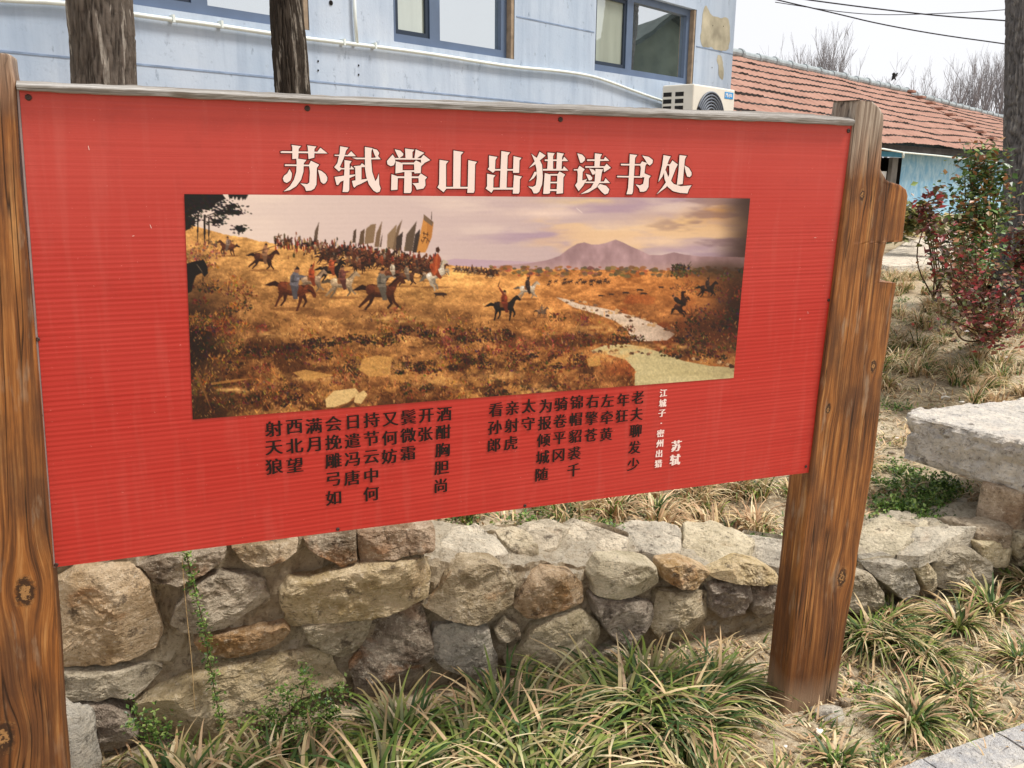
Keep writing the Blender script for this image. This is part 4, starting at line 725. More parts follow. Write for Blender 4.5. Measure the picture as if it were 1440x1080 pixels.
# --- carved posts
def post(name, right, left, mat, depth, label=None, off=0.012):
    Rr = sorted([SIGN.huv(x, y, off) for x, y in right], key=lambda p: p[1]); Ll = sorted([SIGN.huv(x, y, off) for x, y in left], key=lambda p: p[1])
    rv_, ru = [p[1] for p in Rr], [p[0] for p in Rr]; lv, lu = [p[1] for p in Ll], [p[0] for p in Ll]; v0, v1 = max(rv_[0], lv[0]), max(rv_[-1], lv[-1])
    vs = np.unique(np.r_[np.arange(v0, v1, 0.012), [v for v in rv_ if v0 <= v <= v1], v1 - 0.004, v1 - 0.0015, v1]); rows = []; sts = []
    for v in vs:
        a, b = np.interp(v, lv, lu), np.interp(v, rv_, ru); top = min(1.0, (v1 - v) / 0.006); ins = 0.006 * (1 - math.sqrt(max(0, 1 - (1 - top) ** 2)))
        a += ins; b -= ins; cr2 = 0.009; ring = []
        for q in np.linspace(0, 1, 11): ring.append((a + cr2 + (b - a - 2 * cr2) * q, 0.0))
        for q in (0.33, 0.66, 1.0): ring.append((b - cr2 + cr2 * math.sin(q * math.pi / 2), -cr2 + cr2 * math.cos(q * math.pi / 2)))
        for q in np.linspace(0.25, 1, 4): ring.append((b, -cr2 - (depth - 2 * cr2) * q))
        ring.append((b - cr2, -depth)); ring.append(((a + b) / 2, -depth)); ring.append((a + cr2, -depth))
        for q in np.linspace(0, 0.75, 4): ring.append((a, -depth + cr2 + (depth - 2 * cr2) * q))
        for q in (0.0, 0.33, 0.66): ring.append((a + cr2 - cr2 * math.cos(q * math.pi / 2), -cr2 + cr2 * math.sin(q * math.pi / 2)))
        for (u, o_) in ring:
            pt = np.array([u * 14, v * 3.0, o_ * 14]); k = 0.0038 * float(vnoise(pt)) + 0.0018 * float(vnoise(pt * np.array([4, 2.5, 4]) + 7))
            cu0 = (a + b) / 2; dx, dy = (u - cu0) / (b - a), (o_ + depth / 2) / depth; rows.append(SIGN.p(u + k * np.sign(dx) * (abs(dx) > .42), v, off + o_ + k * (1 if o_ > -0.004 else 0))); ax = np.interp(v, [v0, v1], [np.interp(v0, lv, lu), np.interp(v1 - 0.02, lv, lu)]); sts.append((u - ax, v, o_))
    nr = len(ring); Fp = [tuple(f) for f in gridF(nr, len(vs), True)] + [tuple(range(nr - 1, -1, -1)), tuple(range((len(vs) - 1) * nr, len(vs) * nr))]
    o = mesh(name, np.array(rows), Fp, mat, sign, smooth=True, st=np.array(sts)); return tag(o, label)
RR = [(1208, 140.5), (1221, 141), (1230, 143), (1239, 152), (1244, 162), (1244.5, 177), (1243, 188), (1243, 202), (1242, 219), (1240.5, 237), (1242, 242), (1247, 252), (1252, 255.5), (1268, 260), (1277, 267), (1279, 275.5), (1271, 340.0), (1249, 341.0), (1244, 360), (1239, 396.5), (1262, 398), (1262, 403), (1257, 437), (1252, 477), (1243, 527), (1238, 577), (1227, 653), (1217.5, 708), (1207, 777), (1197, 845), (1187, 914), (1181.6, 948), (1178, 982), (1173, 1030)]
RL = [(1207, 140.4), (1203, 165), (1141, 664), (1122, 830), (1104.5, 985), (1099, 1030)]
def kn(px, r, left): 
    u, v = SIGN.huv(*px, 0.012); return (u, v, r)
def l_axis(L): 
    q = sorted([SIGN.huv(x, y, 0.012) for x, y in L], key=lambda p: p[1]); return [p[1] for p in q], [p[0] for p in q]
def knots(L, lst):
    lv, lu = l_axis(L); v0, v1 = lv[0], lv[-1]; out = []
    for px, r in lst:
        u, v = SIGN.huv(*px, 0.012); out.append((u - np.interp(v, [v0, v1], [lu[0], np.interp(v1 - 0.02, lv, lu)]), v, r))
    return out
vtR, vbR = SIGN.huv(1207, 195)[1], SIGN.huv(1140, 990)[1]
post('post', RR, RL, wood_mat('stained_timber', knots(RL, [((1184, 812), 0.026), ((1213, 275), 0.012), ((1165, 575), 0.013), ((1228, 515), 0.016)]), vtR, vbR), 0.105, 'carved wooden post with stepped outer edge on the right')
LR = [(17, 76), (19, 95), (22, 112), (25, 127), (30, 247), (33, 287), (43, 393), (57, 560), (68, 720), (73, 803), (83, 933), (93, 1080), (100, 1190)]
LL = [(-82, 70), (-78, 112), (-72, 250), (-60, 393), (-47, 560), (-35, 720), (-28, 803), (-18, 933), (-8, 1080), (-2, 1190)]
LL2 = LL
vtL, vbL = SIGN.huv(10, 92)[1], SIGN.huv(40, 1200)[1]
post('post', LR, LL, wood_mat('stained_timber_knotty', knots(LL2, [((35, 832), 0.027), ((5, 1037), 0.030)]), vtL, vbL), 0.105, 'worn wooden post with round knots at the left edge')
# ================================================================== the printed picture: a wide hunting landscape, painted by code into the sheet's colour attribute
K = 2; X0, Y0 = 255, 268; CW, CH = 805 * K, 326 * K
yy, xx = np.mgrid[0:CH, 0:CW]; PX, PY = xx / K + X0, yy / K + Y0
IMG = np.zeros((CH, CW, 3)); prng = np.random.default_rng(5)
def n2(sx, sy, oc=4, seed=0, g=0.5):
    st_ = 2; S = np.stack([PX[::st_, ::st_] * sx, PY[::st_, ::st_] * sy, np.full(PX[::st_, ::st_].shape, seed * 7.7)], -1); a = fbm(S, 1.0, oc, g); return np.repeat(np.repeat(a, st_, 0), st_, 1)[:CH, :CW]
def fill(pts, col, alpha=1.0, jit=0.0):
    P = (np.array(pts, float) - (X0, Y0)) * K; a, b = np.floor(P.min(0)).astype(int), np.ceil(P.max(0)).astype(int) + 1
    a = np.maximum(a, 0); b = np.minimum(b, (CW, CH))
    if b[0] <= a[0] or b[1] <= a[1]: return
    gx_, gy_ = np.meshgrid(np.arange(a[0], b[0]) + 0.5, np.arange(a[1], b[1]) + 0.5); ins = np.zeros(gx_.shape, bool)
    for (x1, y1), (x2, y2) in zip(P, np.roll(P, -1, 0)):
        if y1 == y2: continue
        c = (gy_ < y1) != (gy_ < y2); ins ^= c & (gx_ < (x2 - x1) * (gy_ - y1) / (y2 - y1) + x1)
    reg = IMG[a[1]:b[1], a[0]:b[0]]; cc = np.array(col, float)
    if jit: cc = cc + prng.normal(0, jit, (b[1] - a[1], b[0] - a[0], 1))
    reg[ins] = (reg * (1 - alpha) + cc * alpha)[ins]
def blend(mask, col): 
    m_ = np.clip(mask, 0, 1)[..., None]; IMG[:] = IMG * (1 - m_) + np.array(col, float) * m_
def stroke(x, y, dx, dy, w, col, a=0.8):
    l = math.hypot(dx, dy) + 1e-6; nx, ny = -dy / l * w / 2, dx / l * w / 2; fill([(x + nx, y + ny), (x + dx * .6 + nx, y + dy * .6 + ny), (x + dx, y + dy), (x + dx * .6 - nx, y + dy * .6 - ny), (x - nx, y - ny)], col, a)
# sky
fx = np.clip((PX - 255) / 800, 0, 1)
IMG[:] = np.array((222, 206, 194.0)) + fx[..., None] * np.array((-44, -50, -34.0))
blend(sstep(-0.15, 0.35, n2(.006, .030, 5, 1)) * 0.5, (232, 214, 198)); blend(sstep(0.0, 0.32, n2(.008, .045, 5, 2)) * sstep(600, 760, PX) * 0.75, (168, 146, 164)); blend(sstep(0.05, 0.3, n2(.009, .04, 5, 3)) * sstep(640, 860, PX) * 0.85, (226, 192, 148))
for cx, cy, rx, ry, col in ((960, 312, 70, 16, (222, 188, 142)), (870, 318, 60, 10, (228, 202, 172)), (1010, 296, 40, 22, (190, 148, 104)), (760, 300, 60, 8, (226, 204, 190)), (910, 340, 90, 10, (224, 196, 168)), (820, 283, 60, 5, (222, 196, 150))):
    blend(np.exp(-(((PX - cx) / rx) ** 2 + ((PY - cy) / ry) ** 2) * 1.3) * (0.75 + 0.9 * n2(.03, .08, 4, 5)), col)
blend(sstep(0.1, 0.3, n2(.012, .05, 4, 8)) * sstep(820, 1000, PX) * 0.5, (120, 98, 104)); blend(sstep(1000, 1056, PX + 14 * n2(.01, .04, 3, 9)) * 0.9, (58, 44, 38))
# far hills and mountain
fill([(600, 372), (640, 364), (690, 366), (740, 368), (800, 372), (800, 392), (600, 392)], (186, 162, 172)); fill([(690, 380), (700, 374), (740, 371), (770, 366), (787, 360), (800, 350), (812, 343), (822, 341), (832, 344), (842, 344), (852, 342), (866, 337), (876, 341), (888, 347), (900, 352), (914, 359), (930, 359), (948, 355), (962, 358), (985, 361), (1056, 362), (1056, 392), (690, 392)], (166, 138, 140))
mtn = (PY > 336) & (PY < 378) & (PX > 760) & (np.abs(IMG[..., 0] - 166) < 1); nn_ = n2(.09, .05, 4, 12); IMG[mtn] += (nn_[mtn] * 34)[:, None] * np.array((1, .9, .9)); blend(((IMG[..., 2] > 110) & (PY > 366) & (PY < 384) & (PX > 690)) * sstep(366, 380, PY) * 0.5, (196, 166, 156))
# plain
hill = np.interp(PX, [255, 275, 300, 322, 345, 365, 395, 430, 520, 640, 700, 1060], [312, 318, 325, 331, 334, 339, 344, 346, 352, 374, 378, 381]); fieldm = (PY > hill + 1.5 * n2(.2, .2, 2, 14))
dep = np.clip((PY - hill) / 210, 0, 1)[..., None]; fc_ = np.array((216, 164, 98.0)) * (1 - dep) + np.array((110, 70, 40.0)) * dep; fc_ = fc_ + (sstep(560, 900, PX) * (1 - dep[..., 0]))[..., None] * np.array((-20, -34, -26.0))
IMG[fieldm] = fc_[fieldm]; nA, nB = n2(.035, .07, 5, 20, .6), n2(.16, .3, 4, 21, .65); w_ = fieldm * 1.0
IMG += (w_ * (nA * 76 + nB * 66))[..., None] * np.array((1.0, .78, .5))
blend(w_ * sstep(0.02, 0.28, n2(.022, .05, 5, 23, .6)) * sstep(390, 500, PY) * 0.75, (62, 36, 22)); blend(w_ * sstep(0.08, 0.26, n2(.03, .06, 5, 25, .6)) * sstep(430, 520, PY) * 0.6, (206, 150, 84)); blend(w_ * sstep(0.05, 0.25, n2(.03, .05, 4, 26)) * sstep(800, 900, PX) * sstep(385, 420, PY) * 0.5, (146, 70, 36))
# distant wood line
for i in range(260):
    x = prng.uniform(690, 1054); y = 378 + prng.uniform(-3, 10) + (x - 690) * .004; r = prng.uniform(1.5, 4.5); c = np.array(((112, 92, 62), (146, 104, 60), (92, 82, 60), (160, 92, 54))[prng.integers(4)]) + prng.normal(0, 8, 3); fill([(x + r * math.cos(q) * prng.uniform(.7, 1.6), y + r * .7 * math.sin(q)) for q in np.linspace(0, 6.28, 8)[:-1]], c, .8)
# river
fill([(782, 418), (797, 421), (815, 428), (850, 434), (892, 445), (925, 457), (950, 470), (938, 479), (912, 480), (888, 479), (884, 466), (866, 452), (836, 441), (806, 432)], (206, 186, 164)); fill([(830, 494), (850, 486), (880, 484), (905, 488), (930, 496), (962, 508), (1000, 515), (1034, 517), (1034, 536), (893, 548), (893, 520), (880, 506), (856, 499)], (190, 178, 134))
wat = (IMG[..., 1] > 165) & (PY > 416) & (PX > 780) & (PX < 1040); IMG[wat] += (n2(.02, .12, 3, 31)[wat] * 22)[:, None]
for i in range(90):
    t_ = prng.uniform(); x, y = (np.interp(t_, [0, .5, 1], [800, 885, 950]) + prng.normal(0, 4), np.interp(t_, [0, .5, 1], [424, 443, 468]) + prng.normal(0, 3)) if i < 45 else (np.interp(t_, [0, .4, 1], [835, 935, 1034]) + prng.normal(0, 3), np.interp(t_, [0, .4, 1], [494, 497, 516]) + prng.normal(0, 2)); r = prng.uniform(1, 4); c = ((70, 48, 38), (120, 92, 70), (196, 160, 116))[prng.integers(3)]; fill([(x - r, y), (x - r * .3, y - r * .7), (x + r, y - r * .2), (x + r * .8, y + r * .4), (x - r * .6, y + r * .5)], c)
# dark masses
def bushes(n, x0, x1, y0, y1, cols, r0, r1, k=9):
    for i in range(n):
        cx, cy, R_ = prng.uniform(x0, x1), prng.uniform(y0, y1), prng.uniform(r0, r1); c0 = np.array(cols[prng.integers(len(cols))], float)
        for j in range(k * 3): a = prng.uniform(0, 6.28); d = R_ * math.sqrt(prng.uniform()); x, y = cx + d * math.cos(a) * 1.4, cy + d * math.sin(a) * .8; r = prng.uniform(.8, 2.2); fill([(x - r, y), (x, y - r), (x + r, y + .2), (x, y + r)], c0 + prng.normal(0, 16, 3), .85)
        for j in range(k): a = prng.uniform(-2.6, -.5); stroke(cx + prng.normal(0, R_ * .7), cy + prng.normal(0, R_ * .3), R_ * math.cos(a) * .7, R_ * math.sin(a) * .8, .8, c0 * prng.uniform(.6, 1.9), .8)
blend(np.exp(-(((PX - 262) / 60) ** 2 + ((PY - 480) / 80) ** 2)) * 1.1, (34, 22, 18)); blend(np.exp(-(((PX - 290) / 60) ** 2 + ((PY - 575) / 36) ** 2)) * .9, (48, 30, 20)); blend(np.exp(-(((PX - 1040) / 46) ** 2 + ((PY - 430) / 62) ** 2)) * 1.1, (40, 24, 20)); blend(np.exp(-(((PX - 990) / 52) ** 2 + ((PY - 462) / 26) ** 2)) * .75, (58, 32, 24)); blend(np.exp(-(((PX - 1010) / 46) ** 2 + ((PY - 382) / 12) ** 2)) * .8, (56, 44, 32))
bushes(26, 264, 345, 395, 470, ((74, 40, 26), (98, 48, 32), (48, 32, 24), (140, 92, 46)), 8, 16); bushes(20, 264, 330, 450, 580, ((40, 28, 20), (70, 48, 28), (110, 78, 40)), 8, 16); bushes(70, 330, 840, 440, 575, ((92, 56, 32), (70, 42, 26), (130, 84, 42), (108, 52, 38), (150, 104, 56)), 6, 16); bushes(24, 955, 1046, 400, 500, ((52, 30, 24), (92, 46, 30), (34, 24, 20)), 7, 14); bushes(14, 620, 800, 455, 500, ((110, 56, 44), (86, 48, 36)), 6, 14); bushes(9, 950, 1050, 374, 392, ((44, 40, 30), (70, 58, 40)), 4, 9); bushes(10, 265, 330, 340, 375, ((104, 70, 50), (134, 88, 56)), 6, 11)
# grass strokes
for i in range(9000):
    x = prng.uniform(256, 1056); h_ = np.interp(x, [255, 345, 430, 640, 1060], [322, 336, 348, 378, 386]); y = h_ + (590 - h_) * prng.uniform() ** .75; d = (y - h_) / 210; L = 1.5 + 6 * d; ix, iy = int((x - X0) * K), int((y - Y0) * K)
    if not (0 <= ix < CW and 0 <= iy < CH) or wat[iy, ix]: continue
    c = IMG[iy, ix] * prng.uniform(.55, 1.5) + prng.normal(0, 5, 3); a = prng.uniform(-2.5, -.6); stroke(x, y, L * math.cos(a), L * math.sin(a) * .9, .5 + d * .7, np.clip(c, 12, 244), .7)
# gullies, sandy banks and tussocks
for (x0, x1, y0, y1, n_) in ((335, 470, 484, 500, 26), (430, 560, 474, 486, 20), (560, 720, 462, 478, 22), (470, 640, 512, 524, 20), (640, 830, 500, 520, 24), (300, 420, 540, 566, 22), (560, 800, 540, 556, 16), (820, 900, 462, 486, 12), (930, 1040, 478, 504, 18)): bushes(n_, x0, x1, y0, y1, ((52, 32, 20), (78, 48, 28), (40, 26, 18)), 4, 9, 8)
for (cx, cy, rx, ry) in ((530, 514, 34, 10), (440, 531, 46, 7), (490, 560, 40, 9), (610, 536, 44, 8), (700, 528, 40, 7), (860, 500, 34, 10), (840, 462, 40, 9), (380, 470, 30, 7), (560, 448, 60, 6), (930, 488, 60, 5), (330, 548, 36, 6), (760, 548, 30, 8)): blend(np.exp(-(((PX - cx) / rx) ** 2 + ((PY - cy) / ry) ** 2) * 1.4) * (.55 + 1.1 * n2(.12, .25, 3, int(cx))), (214, 166, 102))
for i in range(3400):
    x, y = prng.uniform(262, 1040), 0; y = 440 + 150 * prng.uniform() ** .8; ix, iy = int((x - X0) * K), int((y - Y0) * K)
    if not (0 <= ix < CW and 0 <= iy < CH) or wat[iy, ix]: continue
    c = ((38, 24, 16), (226, 178, 112), (150, 98, 54), (92, 52, 30))[prng.integers(4)]; a = prng.uniform(-2.4, -.7); L = prng.uniform(2, 6.5); stroke(x, y, L * math.cos(a), L * math.sin(a), prng.uniform(.5, 1.0), c, .75)
# stones in the foreground
for pts in (((458, 562), (470, 550), (500, 546), (505, 552), (490, 566), (470, 573), (459, 573)), ((500, 556), (512, 549), (517, 555), (508, 568), (498, 566))): fill(pts, (206, 176, 122), 1, 8); fill([(p[0] + 2, p[1] + 6) for p in pts[3:6]] + [pts[4]], (84, 56, 36), .8)
for pts in (((510, 505), (530, 500), (552, 503), (548, 528), (520, 530), (505, 520)), ((412, 524), (430, 520), (470, 528), (430, 536)), ((825, 505), (843, 500), (845, 514), (828, 516))): fill(pts, (196, 150, 86), .75, 14)
stroke(276, 522, 22, 56, 3, (120, 84, 50), .9); stroke(297, 540, 60, -8, 3.4, (176, 126, 70), .7)
# pines upper left
fill([(258, 272), (312, 272), (318, 280), (304, 286), (294, 296), (280, 294), (268, 304), (258, 304)], (26, 25, 25)); fill([(258, 300), (272, 308), (268, 322), (258, 326)], (26, 25, 25))
for i in range(1500):
    x, y = prng.uniform(259, 326), 0; b0 = prng.integers(9)
    cx, cy, rx, ry = ((288, 281, 34, 11), (274, 297, 17, 14), (326, 291, 16, 5), (312, 300, 12, 6), (304, 312, 13, 5), (338, 322, 10, 5), (330, 299, 14, 4), (296, 290, 20, 9), (268, 312, 9, 8))[b0]; a, d = prng.uniform(0, 6.28), abs(prng.normal(0, .58)); x, y = cx + rx * d * math.cos(a), cy + ry * d * math.sin(a); r = prng.uniform(.7, 1.9); fill([(x - r * 1.4, y), (x - r * .3, y - r * .8), (x + r * 1.4, y - r * .2), (x + r * .6, y + r * .7)], np.array((26, 26, 26)) + prng.normal(0, 9, 3), .95)
for i in range(26): x = prng.uniform(320, 344); fill([(x, 273), (x + 6, 274), (x + 2, 277 + prng.uniform(0, 6))], (30, 28, 28))
for a_, b_ in (((288, 305), (322, 292)), ((290, 306), (312, 302)), ((285, 300), (272, 292)), ((336, 331), (338, 318)), ((290, 312), (306, 312))): stroke(a_[0], a_[1], b_[0] - a_[0], b_[1] - a_[1], 1.2, (30, 27, 26), 1)
for x, y, w in ((279, 300, 2.2), (288, 302, 3), (294, 306, 1.6)): stroke(x, y, prng.normal(0, 1), 42, w, (34, 28, 26), 1)
# banners behind the host
ZB = lambda *p: [(480 + x / 5.143, 260 + y / 5.143) for x, y in p]
for pts, c in ((ZB((80, 420), (90, 335), (110, 318), (105, 420)), (84, 70, 58)), (ZB((125, 440), (140, 340), (170, 318), (165, 430)), (98, 80, 62)), (ZB((168, 430), (180, 320), (215, 288), (252, 283), (235, 420)), (134, 112, 86)), (ZB((240, 450), (255, 350), (297, 260), (280, 400), (275, 450)), (122, 100, 78)), (ZB((278, 450), (292, 380), (300, 350), (290, 450)), (84, 66, 54)), (ZB((330, 470), (335, 360), (402, 285), (385, 460)), (142, 120, 94)), (ZB((370, 470), (405, 310), (443, 250), (405, 400), (395, 470)), (116, 96, 76)), (ZB((395, 480), (400, 380), (447, 340), (435, 475)), (66, 56, 50)), (ZB((455, 480), (472, 360), (547, 262), (515, 480)), (96, 82, 68)), (ZB((515, 490), (535, 360), (572, 318), (558, 490)), (62, 54, 50)), ([(441, 342), (443, 325), (449, 312), (446, 343)], (96, 80, 66))): fill(pts, c, 1, 5)
fill(ZB((545, 490), (600, 215), (668, 275), (655, 380), (610, 490)), (196, 138, 74), 1, 6); fill(ZB((620, 250), (668, 278), (655, 380), (620, 470)), (172, 116, 60), .7, 5); fill(ZB((596, 212), (668, 270), (658, 300), (596, 255)), (120, 100, 80)); stroke(*ZB((655, 195))[0], -.6, 16, .8, (50, 40, 34), 1)
for a_, b_ in (((590, 350), (640, 365)), ((600, 340), (597, 375)), ((625, 345), (622, 380)), ((590, 380), (630, 390)), ((610, 375), (585, 430)), ((625, 390), (615, 425)), ((580, 395), (585, 415)), ((632, 398), (640, 420))): p, q = ZB(a_)[0], ZB(b_)[0]; stroke(p[0], p[1], q[0] - p[0], q[1] - p[1], 1.0, (48, 28, 20), .95)
# the host in the middle distance
for i in range(640):
    x = prng.uniform(385, 622); y = np.interp(x, [392, 450, 520, 618], [342, 348, 356, 372]) + prng.normal(0, 5) ; c = np.array(((64, 44, 34), (92, 60, 44), (118, 66, 44), (46, 36, 32), (150, 110, 80), (140, 56, 40), (196, 170, 140))[min(6, int(prng.uniform(0, 6.4)))]) + prng.normal(0, 9, 3); h_ = prng.uniform(3, 8); w = prng.uniform(1.2, 3.4); fill([(x - w / 2, y + h_ * .5), (x - w * .4, y - h_ * .3), (x, y - h_ * .6), (x + w * .4, y - h_ * .3), (x + w / 2, y + h_ * .5)], c, .95)
    if i % 3 == 0: stroke(x, y + h_ * .4, prng.normal(0, .8), 4, .7, c * .7, .9)
# riders: side views drawn in unit space (x forward, y down; 1 = horse body length)
GAL = [[(-.42, .18), (-.62, .42), (-.78, .62), (-.72, .66), (-.50, .46), (-.26, .26)], [(-.36, .2), (-.40, .46), (-.56, .70), (-.50, .73), (-.30, .48), (-.2, .24)], [(.30, .18), (.44, .42), (.62, .60), (.68, .55), (.52, .38), (.44, .12)], [(.20, .22), (.34, .46), (.22, .62), (.28, .66), (.44, .46), (.34, .2)]]
STD = [[(-.44, .16), (-.46, .44), (-.52, .74), (-.45, .74), (-.38, .46), (-.24, .22)], [(-.3, .2), (-.24, .46), (-.34, .66), (-.28, .68), (-.16, .46), (-.14, .22)], [(.26, .2), (.28, .48), (.24, .76), (.31, .76), (.37, .46), (.42, .16)], [(.34, .18), (.50, .38), (.44, .56), (.5, .57), (.58, .36), (.46, .1)]]
REAR = [[(-.46, .14), (-.52, .44), (-.40, .62), (-.46, .82), (-.38, .82), (-.3, .6), (-.36, .44), (-.2, .24)], [(-.34, .2), (-.36, .44), (-.24, .6), (-.3, .8), (-.22, .8), (-.14, .6), (-.2, .44), (-.1, .22)], [(.34, .1), (.62, .06), (.66, .24), (.71, .22), (.70, 0), (.40, -.02)], [(.36, .16), (.56, .18), (.58, .36), (.63, .34), (.64, .12), (.42, .06)]]
BODY = [(-.54, -.04), (-.48, -.16), (-.30, -.2), (0, -.14), (.28, -.18), (.42, -.12), (.48, .04), (.42, .2), (.2, .26), (-.1, .26), (-.36, .24), (-.5, .14)]
NECK = [(.26, -.14), (.42, -.36), (.58, -.50), (.66, -.52), (.82, -.36), (.86, -.28), (.80, -.24), (.66, -.30), (.58, -.24), (.5, 0), (.42, .08)]; DOWN = [(.26, -.16), (.52, -.24), (.68, -.18), (.86, .08), (.84, .18), (.76, .18), (.64, .02), (.5, .06), (.42, .14)]
TAIL = [(-.5, -.1), (-.66, -.16), (-.84, -.06), (-1.0, .06), (-.82, .06), (-.66, .02), (-.52, .04)]; TORSO = [(-.13, -.10), (-.16, -.40), (-.08, -.58), (.09, -.58), (.18, -.40), (.16, -.10)]; LEG = [(-.12, -.14), (.20, -.14), (.18, .12), (.24, .34), (.08, .36), (-.02, .1)]; HEAD = [(-.05, -.57), (-.07, -.69), (.01, -.79), (.11, -.74), (.12, -.62), (.07, -.56)]
def rider(cx, cy, s0_, hc, rc, flip=1, legs=GAL, rot=0.0, neck=NECK, arm=None, noman=False, head=(150, 106, 76)):
    s = s0_ * 1.22; ca, sa = math.cos(rot), math.sin(rot); T_ = lambda P, k=1: [(cx + flip * s * (x * ca + y * sa), cy + s * (-x * sa + y * ca)) for x, y in P]; hc, rc = np.array(hc, float) * .88, np.array(rc, float) * .9
    fill([(cx + s * (.8 * math.cos(q)) , cy + s * (.72 + .07 * math.sin(q))) for q in np.linspace(0, 6.28, 14)[:-1]], (92, 58, 32), .45)
    for i in (1, 3): fill(T_(legs[i]), hc * .62, 1)
    fill(T_(TAIL), hc * .5); 
    for i in (0, 2): fill(T_(legs[i]), hc * .82, 1)
    fill(T_(BODY), hc, 1, 5); fill(T_([(-.4, -.16), (-.1, -.12), (-.2, 0), (-.42, .0)]), np.minimum(hc * 1.45 + 10, 240), .6); fill(T_([(-.4, .18), (.3, .16), (.2, .26), (-.3, .25)]), hc * .6, .7); fill(T_(neck), hc * .95, 1, 5); stroke(*T_([neck[0]])[0], *(np.array(T_([neck[3]])[0]) - np.array(T_([neck[0]])[0])), s * .06, hc * .5, .8)
    if s > 14:
        for _ in range(int(s * 5)): q0 = prng.uniform(-.5, .45), prng.uniform(-.16, .24); p = T_([q0])[0]; stroke(p[0], p[1], flip * s * .10, prng.normal(0, s * .03), s * .035, np.clip(hc * (1.5 - 2.2 * (q0[1] + .16)) * prng.uniform(.8, 1.25), 10, 240), .6)
    if noman: return
    fill(T_([(-.22, -.18), (.18, -.18), (.16, .1), (-.2, .08)]), (118, 74, 42), .9); fill(T_(LEG), rc * .75); fill(T_(TORSO), rc, 1, 6); fill(T_([(-.1, -.2), (-.1, -.45), (-.02, -.5), (.0, -.2)]), rc * .65, .7); fill(T_([(.04, -.5), (.12, -.52), (.16, -.36), (.08, -.3)]), np.minimum(rc * 1.35, 235), .7); stroke(*T_([(-.12, -.24)])[0], flip * s * .28, s * .02, s * .04, rc * .5, .8); fill(T_(HEAD), head); fill(T_([(-.05, -.66), (.0, -.8), (.1, -.75), (.1, -.69)]), (46, 34, 28))
    if arm:
        for (a_, b_, w, c) in arm: p, q = T_([a_])[0], T_([b_])[0]; stroke(p[0], p[1], q[0] - p[0], q[1] - p[1], s * w, c if c else rc * .9, 1)
UP = [((.04, -.46), (.18, -.95), .1, None)]; BOW = [((.04, -.44), (.4, -.5), .09, None)]; SPEAR = [((-.9, .0), (1.1, -1.0), .035, (70, 46, 32)), ((.04, -.44), (.3, -.5), .09, None)]
def blk(x, y, s): fill([(259, 372), (272, 368), (284, 366), (285, 364), (288, 367), (292, 376), (293, 385), (288, 390), (284, 384), (276, 388), (272, 398), (270, 410), (262, 414), (259, 410)], (24, 22, 24)); stroke(277, 372, 10, 14, .7, (170, 150, 120), .8)
for i in range(16): x = 640 + i * 3.9 + prng.normal(0, 1); rider(x, 378 + (x - 640) * .09, 5.2, ((70, 48, 38), (110, 76, 56), (190, 168, 140))[prng.integers(3)], ((96, 60, 46), (140, 110, 80), (70, 60, 56))[prng.integers(3)])
for i in range(46):
    x = prng.uniform(452, 622); y = np.interp(x, [452, 520, 622], [352, 358, 374]) + prng.uniform(-5, 14); rider(x, y, prng.uniform(8, 12.5), ((62, 42, 34), (96, 58, 42), (46, 36, 34), (120, 78, 54), (170, 144, 118))[min(4, int(prng.uniform(0, 4.4)))], ((110, 58, 46), (128, 100, 78), (74, 58, 52), (160, 84, 56), (150, 130, 112))[prng.integers(5)], 1, (STD, GAL)[prng.integers(2)])
rider(690, 384, 8.5, (78, 48, 36), (74, 56, 48)); rider(664, 380, 8, (150, 116, 88), (90, 64, 54)); rider(677, 381, 7, (92, 60, 44), (100, 80, 66))
for x, y, s, h_, r_ in ((405, 338, 7, (90, 56, 40), (86, 60, 50)), (392, 333, 5, (150, 110, 80), (110, 90, 76)), (436, 343, 9, (42, 32, 30), (140, 120, 96)), (447, 346, 9, (180, 150, 120), (120, 80, 60)), (470, 352, 10, (88, 50, 36), (110, 70, 56)), (494, 356, 10, (104, 58, 40), (130, 90, 70)), (520, 360, 11, (70, 44, 34), (110, 60, 46)), (505, 374, 13, (66, 40, 32), (134, 84, 62)), (552, 368, 10, (92, 52, 38), (140, 60, 46)), (570, 372, 10, (58, 42, 36), (90, 66, 54)), (586, 372, 10, (110, 66, 46), (80, 60, 54)), (600, 374, 10, (78, 48, 38), (112, 64, 48))): rider(x, y, s, h_, r_, 1, STD)
rider(321, 347, 15, (98, 58, 42), (150, 128, 112), -1, STD); rider(371, 362, 21, (74, 44, 32), (170, 124, 90), 1, GAL, -.15, NECK, SPEAR); blk(0, 0, 1)
rider(466, 379, 20, (38, 30, 30), (190, 96, 60), 1, GAL, 0, NECK, SPEAR); rider(438, 393, 22, (176, 148, 120), (176, 84, 50), 1, GAL, 0, NECK, UP); rider(481, 397, 25, (190, 164, 130), (124, 76, 66), 1, GAL, 0, NECK, BOW); rider(412, 406, 33, (104, 54, 34), (116, 114, 120), 1, STD, -.18, DOWN, BOW)
rider(552, 384, 17, (104, 64, 46), (214, 196, 170), 1, GAL); rider(572, 388, 17, (92, 62, 50), (150, 132, 112), 1, GAL); rider(536, 408, 33, (88, 48, 32), (130, 122, 108), 1, GAL, -.04, NECK, BOW)
rider(613, 385, 22, (226, 210, 184), (178, 84, 46), 1, REAR, .42, NECK); fill([(610, 363), (616, 356), (620, 363), (619, 375), (612, 388), (608, 384)], (150, 70, 42), .95, 9); fill([(613, 358), (616, 356), (615, 384), (611, 387)], (186, 98, 56), .7, 6); fill([(613, 354), (613, 349), (617, 347), (619, 352), (617, 356)], (70, 44, 34))
